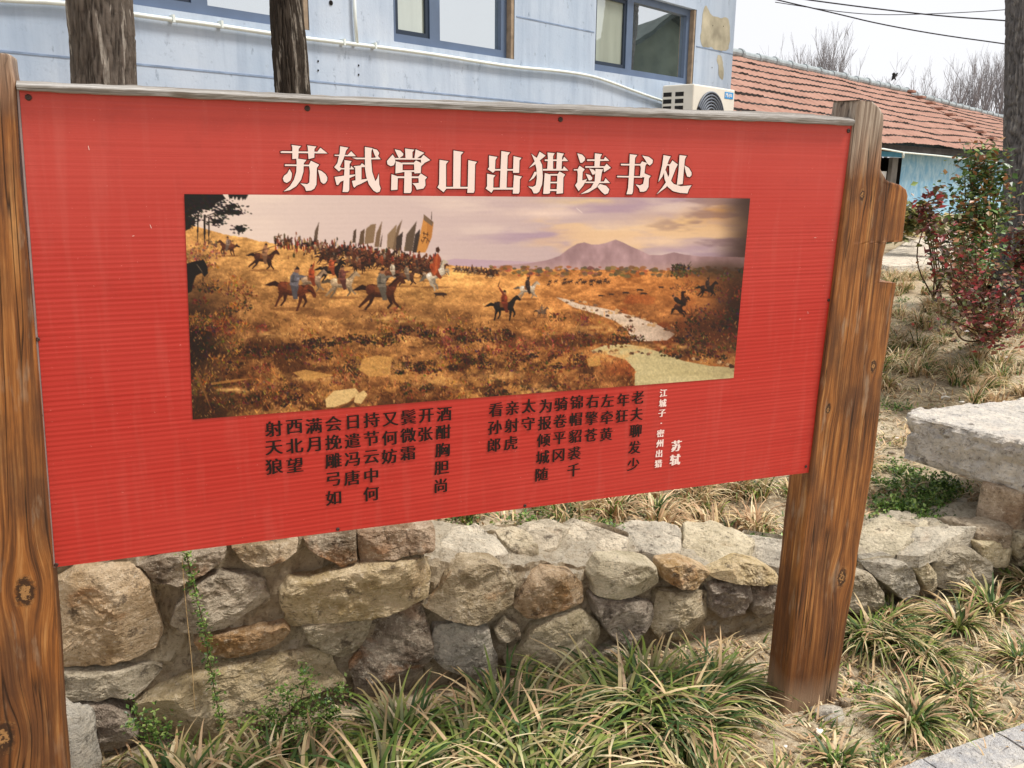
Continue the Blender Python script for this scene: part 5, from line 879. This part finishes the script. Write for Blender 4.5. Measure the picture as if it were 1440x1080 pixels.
rider(742, 406, 17, (220, 200, 172), (66, 54, 52), 1, GAL, 0, NECK, UP); rider(709, 430, 23, (34, 28, 30), (140, 66, 44), 1, STD, 0, NECK, [((.04, -.46), (-.3, -1.0), .1, None), ((-.3, -.95), (-.2, -1.25), .04, (60, 40, 30))])
rider(957, 427, 17, (54, 32, 26), (46, 38, 36), 1, REAR, .8, NECK); blend(np.exp(-(((PX - 965) / 50) ** 2 + ((PY - 415) / 24) ** 2)) * .55, (196, 128, 70)); rider(957, 427, 17, (54, 32, 26), (46, 38, 36), 1, REAR, .8, NECK); rider(995, 405, 15, (40, 30, 30), (64, 50, 46), 1, GAL, 0, NECK, UP); rider(762, 438, 10, (120, 96, 78), (150, 122, 96), 1, STD, 0, NECK, BOW)
for x, y, s in ((619, 414, 9), (845, 416, 4), (860, 414, 4), (900, 408, 5), (905, 413, 5), (880, 412, 5), (930, 404, 4)): fill([(x - s, y - s * .2), (x - s * .4, y - s * .3), (x + s * .6, y - s * .25), (x + s, y - s * .1), (x + s * 1.1, y + s * .15), (x + s * .6, y + s * .2), (x + s * .7, y + s * .6), (x + s * .4, y + s * .25), (x - s * .5, y + s * .2), (x - s * .8, y + s * .6), (x - s * .7, y + s * .1)], (58, 42, 34))
for i in range(26): x = 770 + prng.uniform(0, 92); rider(x, 396 + prng.normal(0, 2), 3, (66, 48, 40), (84, 62, 50))
stroke(811, 293, 10, 8, .8, (238, 226, 214), .9)
# down-sample and hang on the sheet
tx_ = n2(.55, .55, 3, 41, .7); IMG *= (1 + .20 * tx_ * fieldm + .02 * tx_)[..., None]; IMG = 130 + (IMG - 130) * 1.10; gr__ = IMG.mean(-1, keepdims=True); IMG = gr__ + (IMG - gr__) * 1.0 + np.array((4, 0, -1.0)); IMG = np.clip(IMG, 8, 250); nx_, ny_ = 796, 316
q4 = np.array([(259, 273), (1055, 279), (1031.5, 531.5), (271, 590)], float)
s_, t_ = np.meshgrid(np.linspace(0, 1, nx_), np.linspace(0, 1, ny_)); QX = (1 - t_) * ((1 - s_) * q4[0, 0] + s_ * q4[1, 0]) + t_ * ((1 - s_) * q4[3, 0] + s_ * q4[2, 0]); QY = (1 - t_) * ((1 - s_) * q4[0, 1] + s_ * q4[1, 1]) + t_ * ((1 - s_) * q4[3, 1] + s_ * q4[2, 1])
SM = IMG.copy(); SM[1:-1, 1:-1] = (IMG[1:-1, 1:-1] * 2 + IMG[:-2, 1:-1] + IMG[2:, 1:-1] + IMG[1:-1, :-2] + IMG[1:-1, 2:]) / 6
ix, iy = (QX - X0) * K, (QY - Y0) * K; i0, j0 = np.clip(ix.astype(int), 0, CW - 2), np.clip(iy.astype(int), 0, CH - 2); fx_, fy_ = (ix - i0)[..., None], (iy - j0)[..., None]
S_ = SM[j0, i0] * (1 - fx_) * (1 - fy_) + SM[j0, i0 + 1] * fx_ * (1 - fy_) + SM[j0 + 1, i0] * (1 - fx_) * fy_ + SM[j0 + 1, i0 + 1] * fx_ * fy_
c_ = S_ / 255; LINC = np.where(c_ <= 0.04045, c_ / 12.92, ((c_ + 0.055) / 1.055) ** 2.4) * PIC_GAIN
D_ = ((QX - 720) / F)[..., None] * CR - ((QY - 540) / F)[..., None] * CU + cf; off_p = 0.0013
Pp = CC + D_ * (((SIGN.O + SIGN.n * off_p - CC) @ SIGN.n) / (D_ @ SIGN.n))[..., None]; Pp = Pp.reshape(-1, 3)
q_ = Pp - SIGN.O; stp = np.stack([q_ @ SIGN.u, q_ @ SIGN.v, 0 * q_[:, 0]], 1)
mesh('printed_picture', Pp, gridF(nx_, ny_), MAT['picture'], panel, smooth=True, cols=np.clip(LINC.reshape(-1, 3), 0, 0.9), st=stp)
# ================================================================== trees
def trunk_rings(axis_pts, radii, mat, name, parent, seed, flare=0.0, ridges=24, amp=0.09, nu=150, dv=0.016):
    P = np.array(axis_pts, float); L = np.r_[0, np.cumsum(np.linalg.norm(np.diff(P, axis=0), axis=1))]; vs = np.arange(0, L[-1], dv); C_ = np.stack([np.interp(vs, L, P[:, k]) for k in range(3)], 1); R_ = np.interp(vs, L, radii)
    th = np.linspace(0, 2 * math.pi, nu, endpoint=False); T_, Vv = np.meshgrid(th, vs); R2 = R_[:, None] * np.ones_like(T_)
    pt = np.stack([np.cos(T_) * 2.2 + seed, np.sin(T_) * 2.2, Vv * 1.1], -1); w = fbm(pt, 0.9, 2) * 1.3; pt2 = np.stack([np.cos(T_ + w * .12) * ridges / 3, np.sin(T_ + w * .12) * ridges / 3, Vv * 7 + seed], -1)
    rid = 1 - np.abs(fbm(pt2, 1.6, 3)) * 3.2; rid = np.clip(rid, 0, 1); fine = fbm(np.stack([np.cos(T_) * 9, np.sin(T_) * 9, Vv * 22 + seed], -1), 1, 3)
    rr = R2 * (1 + amp * (0.5 - rid) + 0.03 * fine + 0.06 * fbm(pt, .8, 2)); V = np.stack([C_[:, 0:1] + rr * np.cos(T_), C_[:, 1:2] + rr * np.sin(T_), C_[:, 2:3] + 0 * rr], -1)
    st_ = np.stack([np.cos(T_) * R2, Vv, np.sin(T_) * R2], -1).reshape(-1, 3); g = np.clip(0.75 - 0.6 * rid + 0.25 * fine, 0, 1).reshape(-1, 1) * np.ones((1, 3))
    return mesh(name, V.reshape(-1, 3), gridF(nu, len(vs), True), mat, parent, True, cols=g, st=st_)
def branch_mb(mb_, p, d, r, L, depth, rs, up=0.25, spread=0.6, kids=3, seg=4, nside=5, minr=0.002):
    pts = [np.array(p)]; d = np.array(d, float); d /= np.linalg.norm(d)
    for i in range(seg): d = d + rs.normal(0, 0.10, 3) + np.array([0, 0, up * .18]); d /= np.linalg.norm(d); pts.append(pts[-1] + d * L / seg)
    mb_.tube(pts, list(np.linspace(r, r * 0.5, seg + 1)), nside if depth > 1 else 3, False)
    if depth <= 0: return
    for k in range(kids):
        f = rs.uniform(0.3, 1.0); i = min(seg - 1, int(f * seg)); q = pts[i] + (pts[i + 1] - pts[i]) * (f * seg - i); s = rs.normal(0, 1, 3); s -= d * (s @ d); s /= np.linalg.norm(s) + 1e-6; nd = d * (1 - spread * .5) + s * spread + np.array([0, 0, up]); branch_mb(mb_, q, nd, max(minr, r * 0.5), L * rs.uniform(.5, .72), depth - 1, rs, up, spread, kids, seg, nside, minr)
def tree_near(label, pxl, pxr, ys, D, mat, seed, top=6.5, name='tree', zb=0.3):
    cs = [dist_pt((a + b) / 2, y, D) for a, b, y in zip(pxl, pxr, ys)]; rs_ = [abs(b - a) / 2 / F * float((c - CC) @ cf) * .97 for a, b, c in zip(pxl, pxr, cs)]
    lo, hi = cs[-1], cs[0]; sl_ = (hi - lo) / max(1e-6, hi[2] - lo[2]); base = lo + sl_ * (zb - lo[2]); topp = hi + (hi - lo) / (hi[2] - lo[2]) * (top - hi[2]) * 0.6 + np.array([0, 0, 1]) * 0; topp[2] = top
    t = thing(name, (base[0], base[1], zb), label, 'tree'); A_ = [base - np.array([0, 0, .15])] + cs[::-1] + [topp]; R_ = [rs_[-1] * (1.08 if lo[2] > 0.8 else 1.0)] + rs_[::-1] + [rs_[0] * 0.7]; trunk_rings(A_, R_, mat, 'trunk', t, seed); rs = np.random.default_rng(seed); m = MB()
    for k in range(9):
        z = rs.uniform(.62, 1.0); p = cs[0] + (topp - cs[0]) * z; a = rs.uniform(0, 6.28); branch_mb(m, p, (math.cos(a), math.sin(a), .8), rs_[0] * .34, 1.5, 3, rs, .3, .6, 3)
    m.build('crown', MAT['bark_grey'], t, True); return t
tree_near('furrowed grey brown trunk standing behind the left part of the notice board', (97, 101, 104.5), (183, 187, 188.5), (0, 60, 118), 3.15, MAT['bark'], 3)
tree_near('narrower nearly black trunk behind the notice board, right of the thicker trunk', (379, 382, 387), (423, 430, 435.5), (0, 60, 128), 4.2, MAT['bark_dark'], 9)
tree_near('smooth grey trunk cut by the right edge of the photo beside the shrubs', (1419, 1416, 1415, 1407, 1399), (1489, 1488, 1487, 1490, 1500), (0, 160, 268, 322, 372), 9.6, MAT['bark_grey'], 14, 9.0, zb=0.42)
# bare trees far behind the roof
BT = [(1128, 46, 104, 0.9, 'sparse bare tree with two upright crowns, left end of the skyline above the ridge'), (1152, 42, 108, 0.95, 'tallest slim bare tree just right of the first one behind the ridge'), (1232, 92, 120, 1.6, 'low spreading bare tree behind the flying bird'), (1290, 92, 130, 1.6, 'low bare tree rising behind the dark end of the grey ridge'), (1336, 84, 140, 1.0, 'upright bare tree in the thicket right of the ridge end'), (1362, 80, 146, 1.0, 'upright bare tree in the middle of the right hand thicket'), (1388, 74, 150, 1.0, 'upright bare tree near the grey trunk in the thicket'), (1412, 60, 152, 1.3, 'broad bare tree partly hidden by the grey trunk at the right'), (1100, 66, 98, 1.3, 'faint low bare tree beside the corner of the blue building'), (1455, 66, 160, 1.2, 'bare tree just beyond the right edge behind the grey trunk')]
for i, (x, yt, yb, w, lab) in enumerate(BT):
    D = 46 + (i * 7) % 13; b = dist_pt(x, 330, D); b[2] = 0.4; H_ = dist_pt(x, yt, D)[2] - 0.4; rs = np.random.default_rng(100 + i); t = thing('bare_tree', b, lab, 'tree', 'bare trees behind the tiled roof'); m = MB(); m.tube([b, b + np.array([rs.normal(0, .1), 0, H_ * .35]), b + np.array([rs.normal(0, .2), 0, H_ * .6])], [.11, .075, .05], 6); m.build('trunk', MAT['twig'], t, True); m = MB()
    for k in range(16 if w < 1.2 else 20):
        f = rs.uniform(.25, .6); a = rs.uniform(0, 6.28); sp = 0.16 * w ** 2; branch_mb(m, b + np.array([0, 0, H_ * f]), (math.cos(a) * sp * 2, math.sin(a) * sp * 2, 1), .035, (H_ * (1 - f)) * rs.uniform(.38, .58), 3, rs, .35, .3 * w, 3, 3, 4, .007)
    m.build('crown', MAT['twig'], t, False)

# ================================================================== leaves and blades
def leaves(n, centers, size, cols, rs, droop=0.2, fold=0.25, jitter=0.3, aspect=0.38):
    c = centers[rs.integers(0, len(centers), n)] + rs.normal(0, jitter, (n, 3)); az = rs.uniform(0, 2 * math.pi, n); el = rs.normal(droop, .45, n); d = np.stack([np.cos(az) * np.cos(el), np.sin(az) * np.cos(el), np.sin(el)], 1); s = np.cross(d, rs.normal(0, .35, (n, 3)) + np.array([0, 0, 1.0])); s /= np.linalg.norm(s, axis=1, keepdims=True); u = np.cross(s, d); L = size * rs.uniform(.6, 1.25, n)[:, None]; W = L * aspect
    V = np.stack([c, c + d * L * .45 - s * W + u * L * fold * .4, c + d * L, c + d * L * .45 + s * W + u * L * fold * .4, c + d * L * .5], 1).reshape(-1, 3); b = np.arange(n)[:, None] * 5; Fc = np.concatenate([b + np.array([0, 1, 4]), b + np.array([1, 2, 4]), b + np.array([2, 3, 4]), b + np.array([3, 0, 4])], 0)
    cc = np.array([lin(*x) for x in cols])[rs.integers(0, len(cols), n)] * rs.uniform(.65, 1.3, (n, 1)); return V, Fc, np.repeat(cc, 5, 0)
def shrub(label, base, blobs, nleaf, size, cols, seed, stems=7, group=None, name='shrub', jit=.05, cat='shrub', aspect=.38):
    rs = np.random.default_rng(seed); t = thing(name, base, label, cat, group); m = MB(); cen = []
    for (c, R_) in blobs:
        c = np.array(c, float)
        for k in range(max(2, int(stems * R_[0] / .3))):
            q = c + rs.normal(0, .5, 3) * np.array(R_); mid = base + (q - base) * .5 + rs.normal(0, .05, 3); mid[2] = max(mid[2], base[2] + .1); P = smooth_path([base + rs.normal(0, .03, 3) * [1, 1, 0], mid, q]); m.tube(P, list(np.linspace(.009, .003, len(P))), 5, False)
            for j in range(9): cen.append(P[rs.integers(len(P) // 2, len(P))] + rs.normal(0, .45, 3) * np.array(R_) * .6)
        for j in range(60): a = rs.normal(0, 1, 3); a /= np.linalg.norm(a); cen.append(c + a * np.array(R_) * rs.uniform(.45, 1.0))
    m.build('stems', MAT['stem'], t, True); V, Fc, cc = leaves(nleaf, np.array(cen), size, cols, rs, .15, .25, jit, aspect); mesh('foliage', V, Fc, MAT['leaf'], t, False, cols=cc); return t
gp = lambda x, y, z: at_z(x, y, z)
def blob(x, y, rx, ry, D): p = dist_pt(x, y, D); k = D / F; return (p, (rx * k, rx * k * .8, ry * k))
RED = [(138, 62, 60), (162, 68, 70), (116, 64, 58), (104, 80, 62), (154, 108, 80), (110, 112, 66), (96, 108, 60), (84, 66, 52)]; GRN = [(86, 116, 60), (108, 136, 72), (138, 154, 88), (66, 90, 52), (140, 104, 60), (160, 108, 72), (58, 78, 44)]
shrub('tall green shrub with orange tipped new leaves beside the grey trunk', gp(1378, 420, .40), [blob(1366, 275, 38, 38, 7.6), blob(1380, 312, 30, 34, 7.4), blob(1350, 330, 30, 34, 7.5), blob(1378, 232, 24, 20, 7.6), blob(1392, 258, 18, 28, 7.6), blob(1362, 362, 28, 24, 7.2)], 3000, .052, GRN, 5, 14, jit=.06)
shrub('dark red leaved shrub in front of the tall green shrub', gp(1388, 476, .33), [blob(1345, 345, 22, 26, 6.3), blob(1352, 385, 34, 24, 6.2), blob(1345, 405, 26, 20, 6.1), blob(1392, 405, 40, 30, 6.0), blob(1375, 440, 40, 26, 5.9), blob(1412, 430, 34, 34, 5.9), blob(1395, 465, 28, 14, 5.8)], 1500, .038, RED, 6, 16, jit=.045)
shrub('thin dark stemmed red sapling at the left edge of the shrubs', gp(1318, 420, .40), [blob(1309, 278, 15, 9, 7.0), blob(1300, 292, 11, 8, 7.0), blob(1306, 312, 14, 10, 7.0), blob(1313, 335, 10, 8, 7.0)], 260, .06, RED, 8, 4, jit=.03, name='sapling')
shrub('small red leaved shrub at the right edge in front of the grey trunk', gp(1438, 400, .40), [blob(1436, 345, 18, 24, 6.6), blob(1446, 370, 18, 22, 6.6)], 520, .05, RED, 9, 6, jit=.03)
shrub('low yellow green bush at the foot of the blue house wall', gp(1285, 332, .50), [blob(1283, 308, 18, 14, 13.5), blob(1310, 318, 20, 9, 13.5), blob(1262, 320, 12, 8, 13.5)], 700, .12, [(150, 138, 76), (120, 122, 66), (170, 150, 96), (90, 100, 60)], 12, 6, jit=.06)

STRAW = [lin(214, 190, 144), lin(196, 166, 124), lin(226, 208, 168), lin(176, 140, 104), lin(210, 178, 140)]; GREEN = [lin(84, 108, 46), lin(112, 130, 56), lin(64, 90, 40), lin(138, 148, 74), lin(54, 76, 34)]
def blades(centers, per, L, green, rs, r0=.05, bend=1.6, w=.0042, up0=.25, lean=None, segs=5):
    n = len(centers) * per; c = np.repeat(centers, per, 0); Ls = np.repeat(L, per) * rs.uniform(.45, 1.15, n); az = rs.uniform(0, 2 * math.pi, n); rr = np.repeat(r0 * np.ones(len(centers)), per) * np.sqrt(rs.uniform(0, 1, n)); base = c + np.stack([rr * np.cos(az), rr * np.sin(az), 0 * rr], 1)
    az2 = az + rs.normal(0, .7, n); d = np.stack([np.cos(az2), np.sin(az2)], 1)
    if lean is not None: d = d + np.repeat(lean, per, 0); d /= np.linalg.norm(d, axis=1, keepdims=True) + 1e-6
    t0 = np.abs(rs.normal(up0, .22, n)); bd = rs.uniform(.5, 1.25, n) * bend; side = np.stack([-d[:, 1], d[:, 0], 0 * bd], 1); tw = rs.normal(0, .5, n); P = base.copy(); Vs = []; isg = rs.uniform(0, 1, n) < np.repeat(green, per)
    cs, cg = np.array(STRAW)[rs.integers(0, 5, n)], np.array(GREEN)[rs.integers(0, 5, n)]; k0 = np.where(isg[:, None], cg, cs) * rs.uniform(.7, 1.2, (n, 1)); tipc = np.where((rs.uniform(0, 1, n) < .48)[:, None], cs, k0); ccs = []
    for j in range(segs + 1):
        t = j / segs; ww = w * (1 - t ** 2.2) * (.7 + .5 * min(1, t * 4)) + .0003; th = t0 + bd * t ** 1.3; s2 = side * np.cos(tw * t)[:, None] + np.array([0, 0, 1]) * np.sin(tw * t)[:, None] * .6; Vs += [P - s2 * ww, P + s2 * ww]; k = k0 * (1 - t * t) + tipc * t * t; k = k; ccs += [k, k]
        P = P + (Ls / segs)[:, None] * np.stack([np.sin(th) * d[:, 0], np.sin(th) * d[:, 1], np.cos(th)], 1)
    V = np.stack(Vs, 1).reshape(-1, 3); b = (np.arange(n) * (2 * (segs + 1)))[:, None]; Fc = np.concatenate([b + np.array([2 * j, 2 * j + 1, 2 * j + 3, 2 * j + 2]) for j in range(segs)], 0); return V, Fc, np.stack(ccs, 1).reshape(-1, 3)
rs = np.random.default_rng(21)
# terrace ground cover (behind the wall)
cen = []
while len(cen) < 760:
    x, y = rs.uniform(-1.2, 7), 2.9 + 9.5 * rs.uniform() ** 1.5; q = np.array([x, y, 0]) - WALL.O; u, w = q @ WALL.u, -(q @ WALL.n)
    v = np.array([x, y, .3]) - CC; px_ = 720 + F * (v @ CR) / (v @ cf); py_ = 540 - F * (v @ CU) / (v @ cf)
    if w < TH + 0.10 or not (560 < px_ < 1560) or (330 < py_ < 392 and px_ > 1228 and y > 8): continue
    if 1225 < px_ < 1380 and 590 < py_ < 745: continue
    if px_ > 1265 and 545 < py_ < 760: continue
    if fbm(np.array([x, y, 0.0]), .9, 2) < -.30: continue
    cen.append((x, y))
cen = np.array(cen); cz = ground_z(cen[:, 0], cen[:, 1]); C3 = np.column_stack([cen, cz - .01]); V, Fc, cc = blades(C3, 62, rs.uniform(.13, .25, len(cen)), rs.uniform(.05, .62, len(cen)), rs, .06, 2.3, .0038, .35, rs.normal(0, .5, (len(cen), 2)))
tag(mesh('terrace_grass', V, Fc, MAT['grass'], None, False, cols=cc, origin=(1, 5, .3)), 'dry straw coloured grass tufts covering the terrace behind the wall', 'grass', kind='stuff')
# short litter and sprouts
def scatter(n, area, z_of, Lr, green, per, r0, bend, w, name, label, col=None):
    pts = []
    while len(pts) < n:
        x, y = rs.uniform(area[0], area[1]), rs.uniform(area[2], area[3]); q = np.array([x, y, 0]) - WALL.O; u, wv = q @ WALL.u, -(q @ WALL.n)
        if -0.03 < wv < TH + .05: continue
        if z_of == 'f' and wv > 0: continue
        if z_of == 't' and wv < 0: continue
        pts.append((x, y))
    pts = np.array(pts); C_ = np.column_stack([pts, ground_z(pts[:, 0], pts[:, 1])]); V, Fc, cc = blades(C_, per, rs.uniform(*Lr, n), np.full(n, green), rs, r0, bend, w, .9, rs.normal(0, .6, (n, 2)), 3); return tag(mesh(name, V, Fc, MAT['grass'], None, False, cols=cc, origin=(1, 3, 0)), label, 'grass', kind='stuff')
scatter(2600, (-1.0, 4.5, 2.8, 8), 't', (.03, .10), .25, 8, .05, 1.2, .0035, 'grass_litter', 'thin short dry grass and litter between the terrace tufts')
scatter(1500, (-1.3, 2.6, 1.7, 3.6), 'f', (.03, .09), .28, 8, .05, 1.2, .003, 'grass_litter', 'thin short dry grass and litter at the foot of the wall')
# green weeds on the terrace beside the bench and on the verge
def weeds(pxs, z, n, size, cols, name, label, seed, spread, h):
    r = np.random.default_rng(seed); cen = []
    for x, y in pxs:
        p = at_z(x, y, z); p[2] = float(ground_z(p[0], p[1]))
        for k in range(40): cen.append(p + np.array([r.normal(0, spread), r.normal(0, spread), abs(r.normal(0, h)) + .005]))
    V, Fc, cc = leaves(n, np.array(cen), size, cols, r, .5, .2, .008, .32); return tag(mesh(name, V, Fc, MAT['leaf'], None, False, cols=cc, origin=at_z(*pxs[0], z)), label, 'weeds', kind='stuff')
WG = [(92, 122, 50), (118, 144, 66), (74, 104, 44), (140, 160, 88), (64, 88, 42)]
weeds([(1265, 655), (1285, 665), (1250, 675), (1300, 685), (1280, 695), (1310, 700), (1330, 690), (1265, 705), (1290, 712), (1235, 720), (1320, 672), (1340, 680), (1305, 722), (1250, 700)], .15, 5000, .018, WG, 'weeds', 'bright green low weeds between the right post and the bench', 3, .045, .025)
weeds([(1075, 728), (1020, 735), (735, 730), (660, 738), (920, 728), (1395, 500), (1345, 470), (1330, 455), (1250, 500), (1270, 440), (1300, 520), (1420, 480), (1260, 560), (1290, 470), (850, 722), (560, 740), (1090, 715)], .25, 3400, .018, WG, 'weeds', 'small green sprouts scattered on the terrace grass', 4, .05, .02)
weeds([(1225, 955), (1300, 1000), (1250, 1040), (1180, 1050), (1420, 905), (1300, 900)], -.08, 700, .016, WG, 'weeds', 'small green sprouts on the bare soil right of the post', 5, .03, .012)
# individual tufts along the foot of the wall and on the verge
protos = []
for k in range(5):
    r = np.random.default_rng(300 + k); V, Fc, cc = blades(np.zeros((1, 3)), (270, 290, 220, 160, 110)[k], np.array([(.33, .36, .29, .24, .16)[k]]), np.array([(.92, .82, .68, .5, .55)[k]]), r, (.07, .08, .06, .06, .05)[k], 2.4, .0056, .40, r.normal(0, .2, (1, 2)) + np.array([[.12, -.18]]), 8); protos.append((V, Fc, cc))
TUFTS = [(560, 1010, 0), (670, 1020, 0), (730, 1000, 1), (660, 1070, 0), (780, 1070, 0), (860, 1000, 1), (905, 965, 0), (1000, 950, 0), (960, 1010, 1), (985, 1075, 3), (1225, 905, 1), (1262, 915, 2), (1300, 930, 2), (1345, 890, 2), (1390, 870, 3), (1285, 1015, 2), (1340, 975, 3), (1430, 940, 3), (1180, 1068, 4), (1370, 1010, 4), (440, 1075, 2), (380, 1078, 3), (300, 1080, 2), (240, 1085, 3), (1420, 830, 3), (1455, 845, 2), (1250, 865, 3), (760, 1110, 0), (1000, 1110, 2), (1100, 1105, 3), (540, 1110, 0)]
GL = ['arching green and straw grass tuft along the wall foot left of the right post', 'dry straw grass tuft on the verge right of the right post']
meshes = {}
for i, (x, y, k) in enumerate(TUFTS):
    y += 40 if x < 800 else (24 if x < 1100 else 0)
    b = at_z(x, y, -.13); q = b - WALL.O; w = -(q @ WALL.n)
    if w > -0.07: b = b + WALL.n * (w + .07)
    b[2] = float(ground_z(b[0], b[1])) - .01; g = 0 if x < 1100 else 1
    if k not in meshes:
        V, Fc, cc = protos[k]; o = mesh('grass_tuft', V, Fc, MAT['grass'], None, False, cols=cc, origin=(0, 0, 0)); meshes[k] = o
    else: o = meshes[k].copy(); COL.objects.link(o)
    o.location = tuple(b); o.rotation_euler = (rs.normal(0, .06), rs.normal(0, .06), rs.uniform(-2, 2)); sc = rs.uniform(.82, 1.15) * (1.0 if x < 1100 else .74); o.scale = (sc, sc, sc * rs.uniform(.72, .95)); tag(o, GL[g], 'grass tuft', ('grass tufts at the foot of the wall', 'grass tufts on the verge')[g])
# climbing weed on the wall, dead stalk, leafy weeds at the wall foot
vine = thing('climbing_weed', WALL.hit(300, 1020, .1), 'thin green climbing weed with tiny leaves up the wall left of the big yellow stone', 'weed'); r = np.random.default_rng(8); vp = [WALL.hit(x, y, .085) for x, y in ((262, 778), (267, 800), (275, 835), (283, 865), (290, 895), (293, 925), (298, 950), (304, 985), (312, 1020))]; m = MB(); m.tube(smooth_path(vp), .0016, 5); m.build('stem', MAT['stem'], vine, True)
V, Fc, cc = leaves(480, smooth_path(vp), .013, WG, r, .2, .2, .009, .34); mesh('foliage', V, Fc, MAT['leaf'], vine, False, cols=cc)
m = MB(); m.tube(smooth_path([WALL.hit(x, y, .09) for x, y in ((256, 785), (262, 860), (270, 930), (274, 1000))]), .0012, 4); tag(m.build('dry_stalk', plain('dry_stalk', c4(196, 166, 120), .9, .1), None, True), 'single dry straw coloured stalk against the wall left of the climbing weed', 'stalk')
def leafy_weed(label, pts, seed, n, size):
    r = np.random.default_rng(seed); b = at_z(pts[0][0], pts[0][1], -.09); b[2] = float(ground_z(b[0], b[1])); t = thing('leafy_weed', b, label, 'weed'); m = MB(); cen = []
    for x, y in pts[1:]:
        q = WALL.hit(x, y, .11 + r.uniform(0, .05)); P = smooth_path([b + r.normal(0, .01, 3) * [1, 1, 0], (b + q) / 2 + r.normal(0, .03, 3), q]); m.tube(P, .0015, 4); cen += list(P[2:]) + [q + r.normal(0, .02, 3) for _ in range(10)]
    m.build('stems', MAT['stem'], t, True); V, Fc, cc = leaves(n, np.array(cen), size, WG, r, .3, .2, .012, .3); mesh('foliage', V, Fc, MAT['leaf'], t, False, cols=cc)
leafy_weed('bushy green weed with feathery leaves below the long yellow stone', [(400, 1040), (430, 955), (405, 975), (380, 1000), (450, 985), (420, 1000), (470, 1000), (440, 1020), (390, 1020), (360, 1015), (480, 975), (455, 1010)], 3, 1500, .015)
leafy_weed('small green weed sprouting left below the big yellow stone', [(225, 1060), (190, 1005), (205, 1012), (220, 1020), (232, 1028), (215, 1035)], 5, 480, .015)

# small stones lying on the soil
r = np.random.default_rng(77); VV, FF, CCs = [], [], []; nb = 0
ico = [(0, 0, 1), (.894, 0, .447), (.276, .851, .447), (-.724, .526, .447), (-.724, -.526, .447), (.276, -.851, .447), (.724, .526, -.447), (-.276, .851, -.447), (-.894, 0, -.447), (-.276, -.851, -.447), (.724, -.526, -.447), (0, 0, -1)]
icf = [(0, 1, 2), (0, 2, 3), (0, 3, 4), (0, 4, 5), (0, 5, 1), (1, 6, 2), (2, 7, 3), (3, 8, 4), (4, 9, 5), (5, 10, 1), (2, 6, 7), (3, 7, 8), (4, 8, 9), (5, 9, 10), (1, 10, 6), (11, 7, 6), (11, 8, 7), (11, 9, 8), (11, 10, 9), (11, 6, 10)]
while nb < 900:
    x, y = r.uniform(-1.0, 4.5), r.uniform(1.7, 7.0); q = np.array([x, y, 0]) - WALL.O; w = -(q @ WALL.n)
    if -0.02 < w < TH + .03 or (w < 0 and x < .6 and r.uniform() < .7): continue
    s_ = .004 + .016 * r.uniform() ** 3 * (1.6 if w > 0 else 1.0); V = np.array(ico) * s_ * np.array([1.2, 1, .6]) * r.uniform(.6, 1.35, (12, 3)); a = r.uniform(0, 6.28); ca, sa = math.cos(a), math.sin(a); V = V @ np.array([[ca, -sa, 0], [sa, ca, 0], [0, 0, 1]]); V += (x, y, float(ground_z(x, y)) + s_ * .25); VV.append(V); FF.append(np.array(icf) + nb * 12); CCs.append(np.repeat([lin(*((206, 198, 184), (178, 164, 144), (226, 220, 208), (150, 136, 118), (190, 168, 138))[r.integers(5)])], 12, 0)); nb += 1
t = MT('gravel', 0.95, 0.1); tag(mesh('gravel', np.vstack(VV), np.vstack(FF), t.done(t.attr('Col')), None, False, cols=np.vstack(CCs), origin=(1, 3, 0)), 'small pale stones and crumbs lying on the bare soil', 'gravel', kind='stuff')
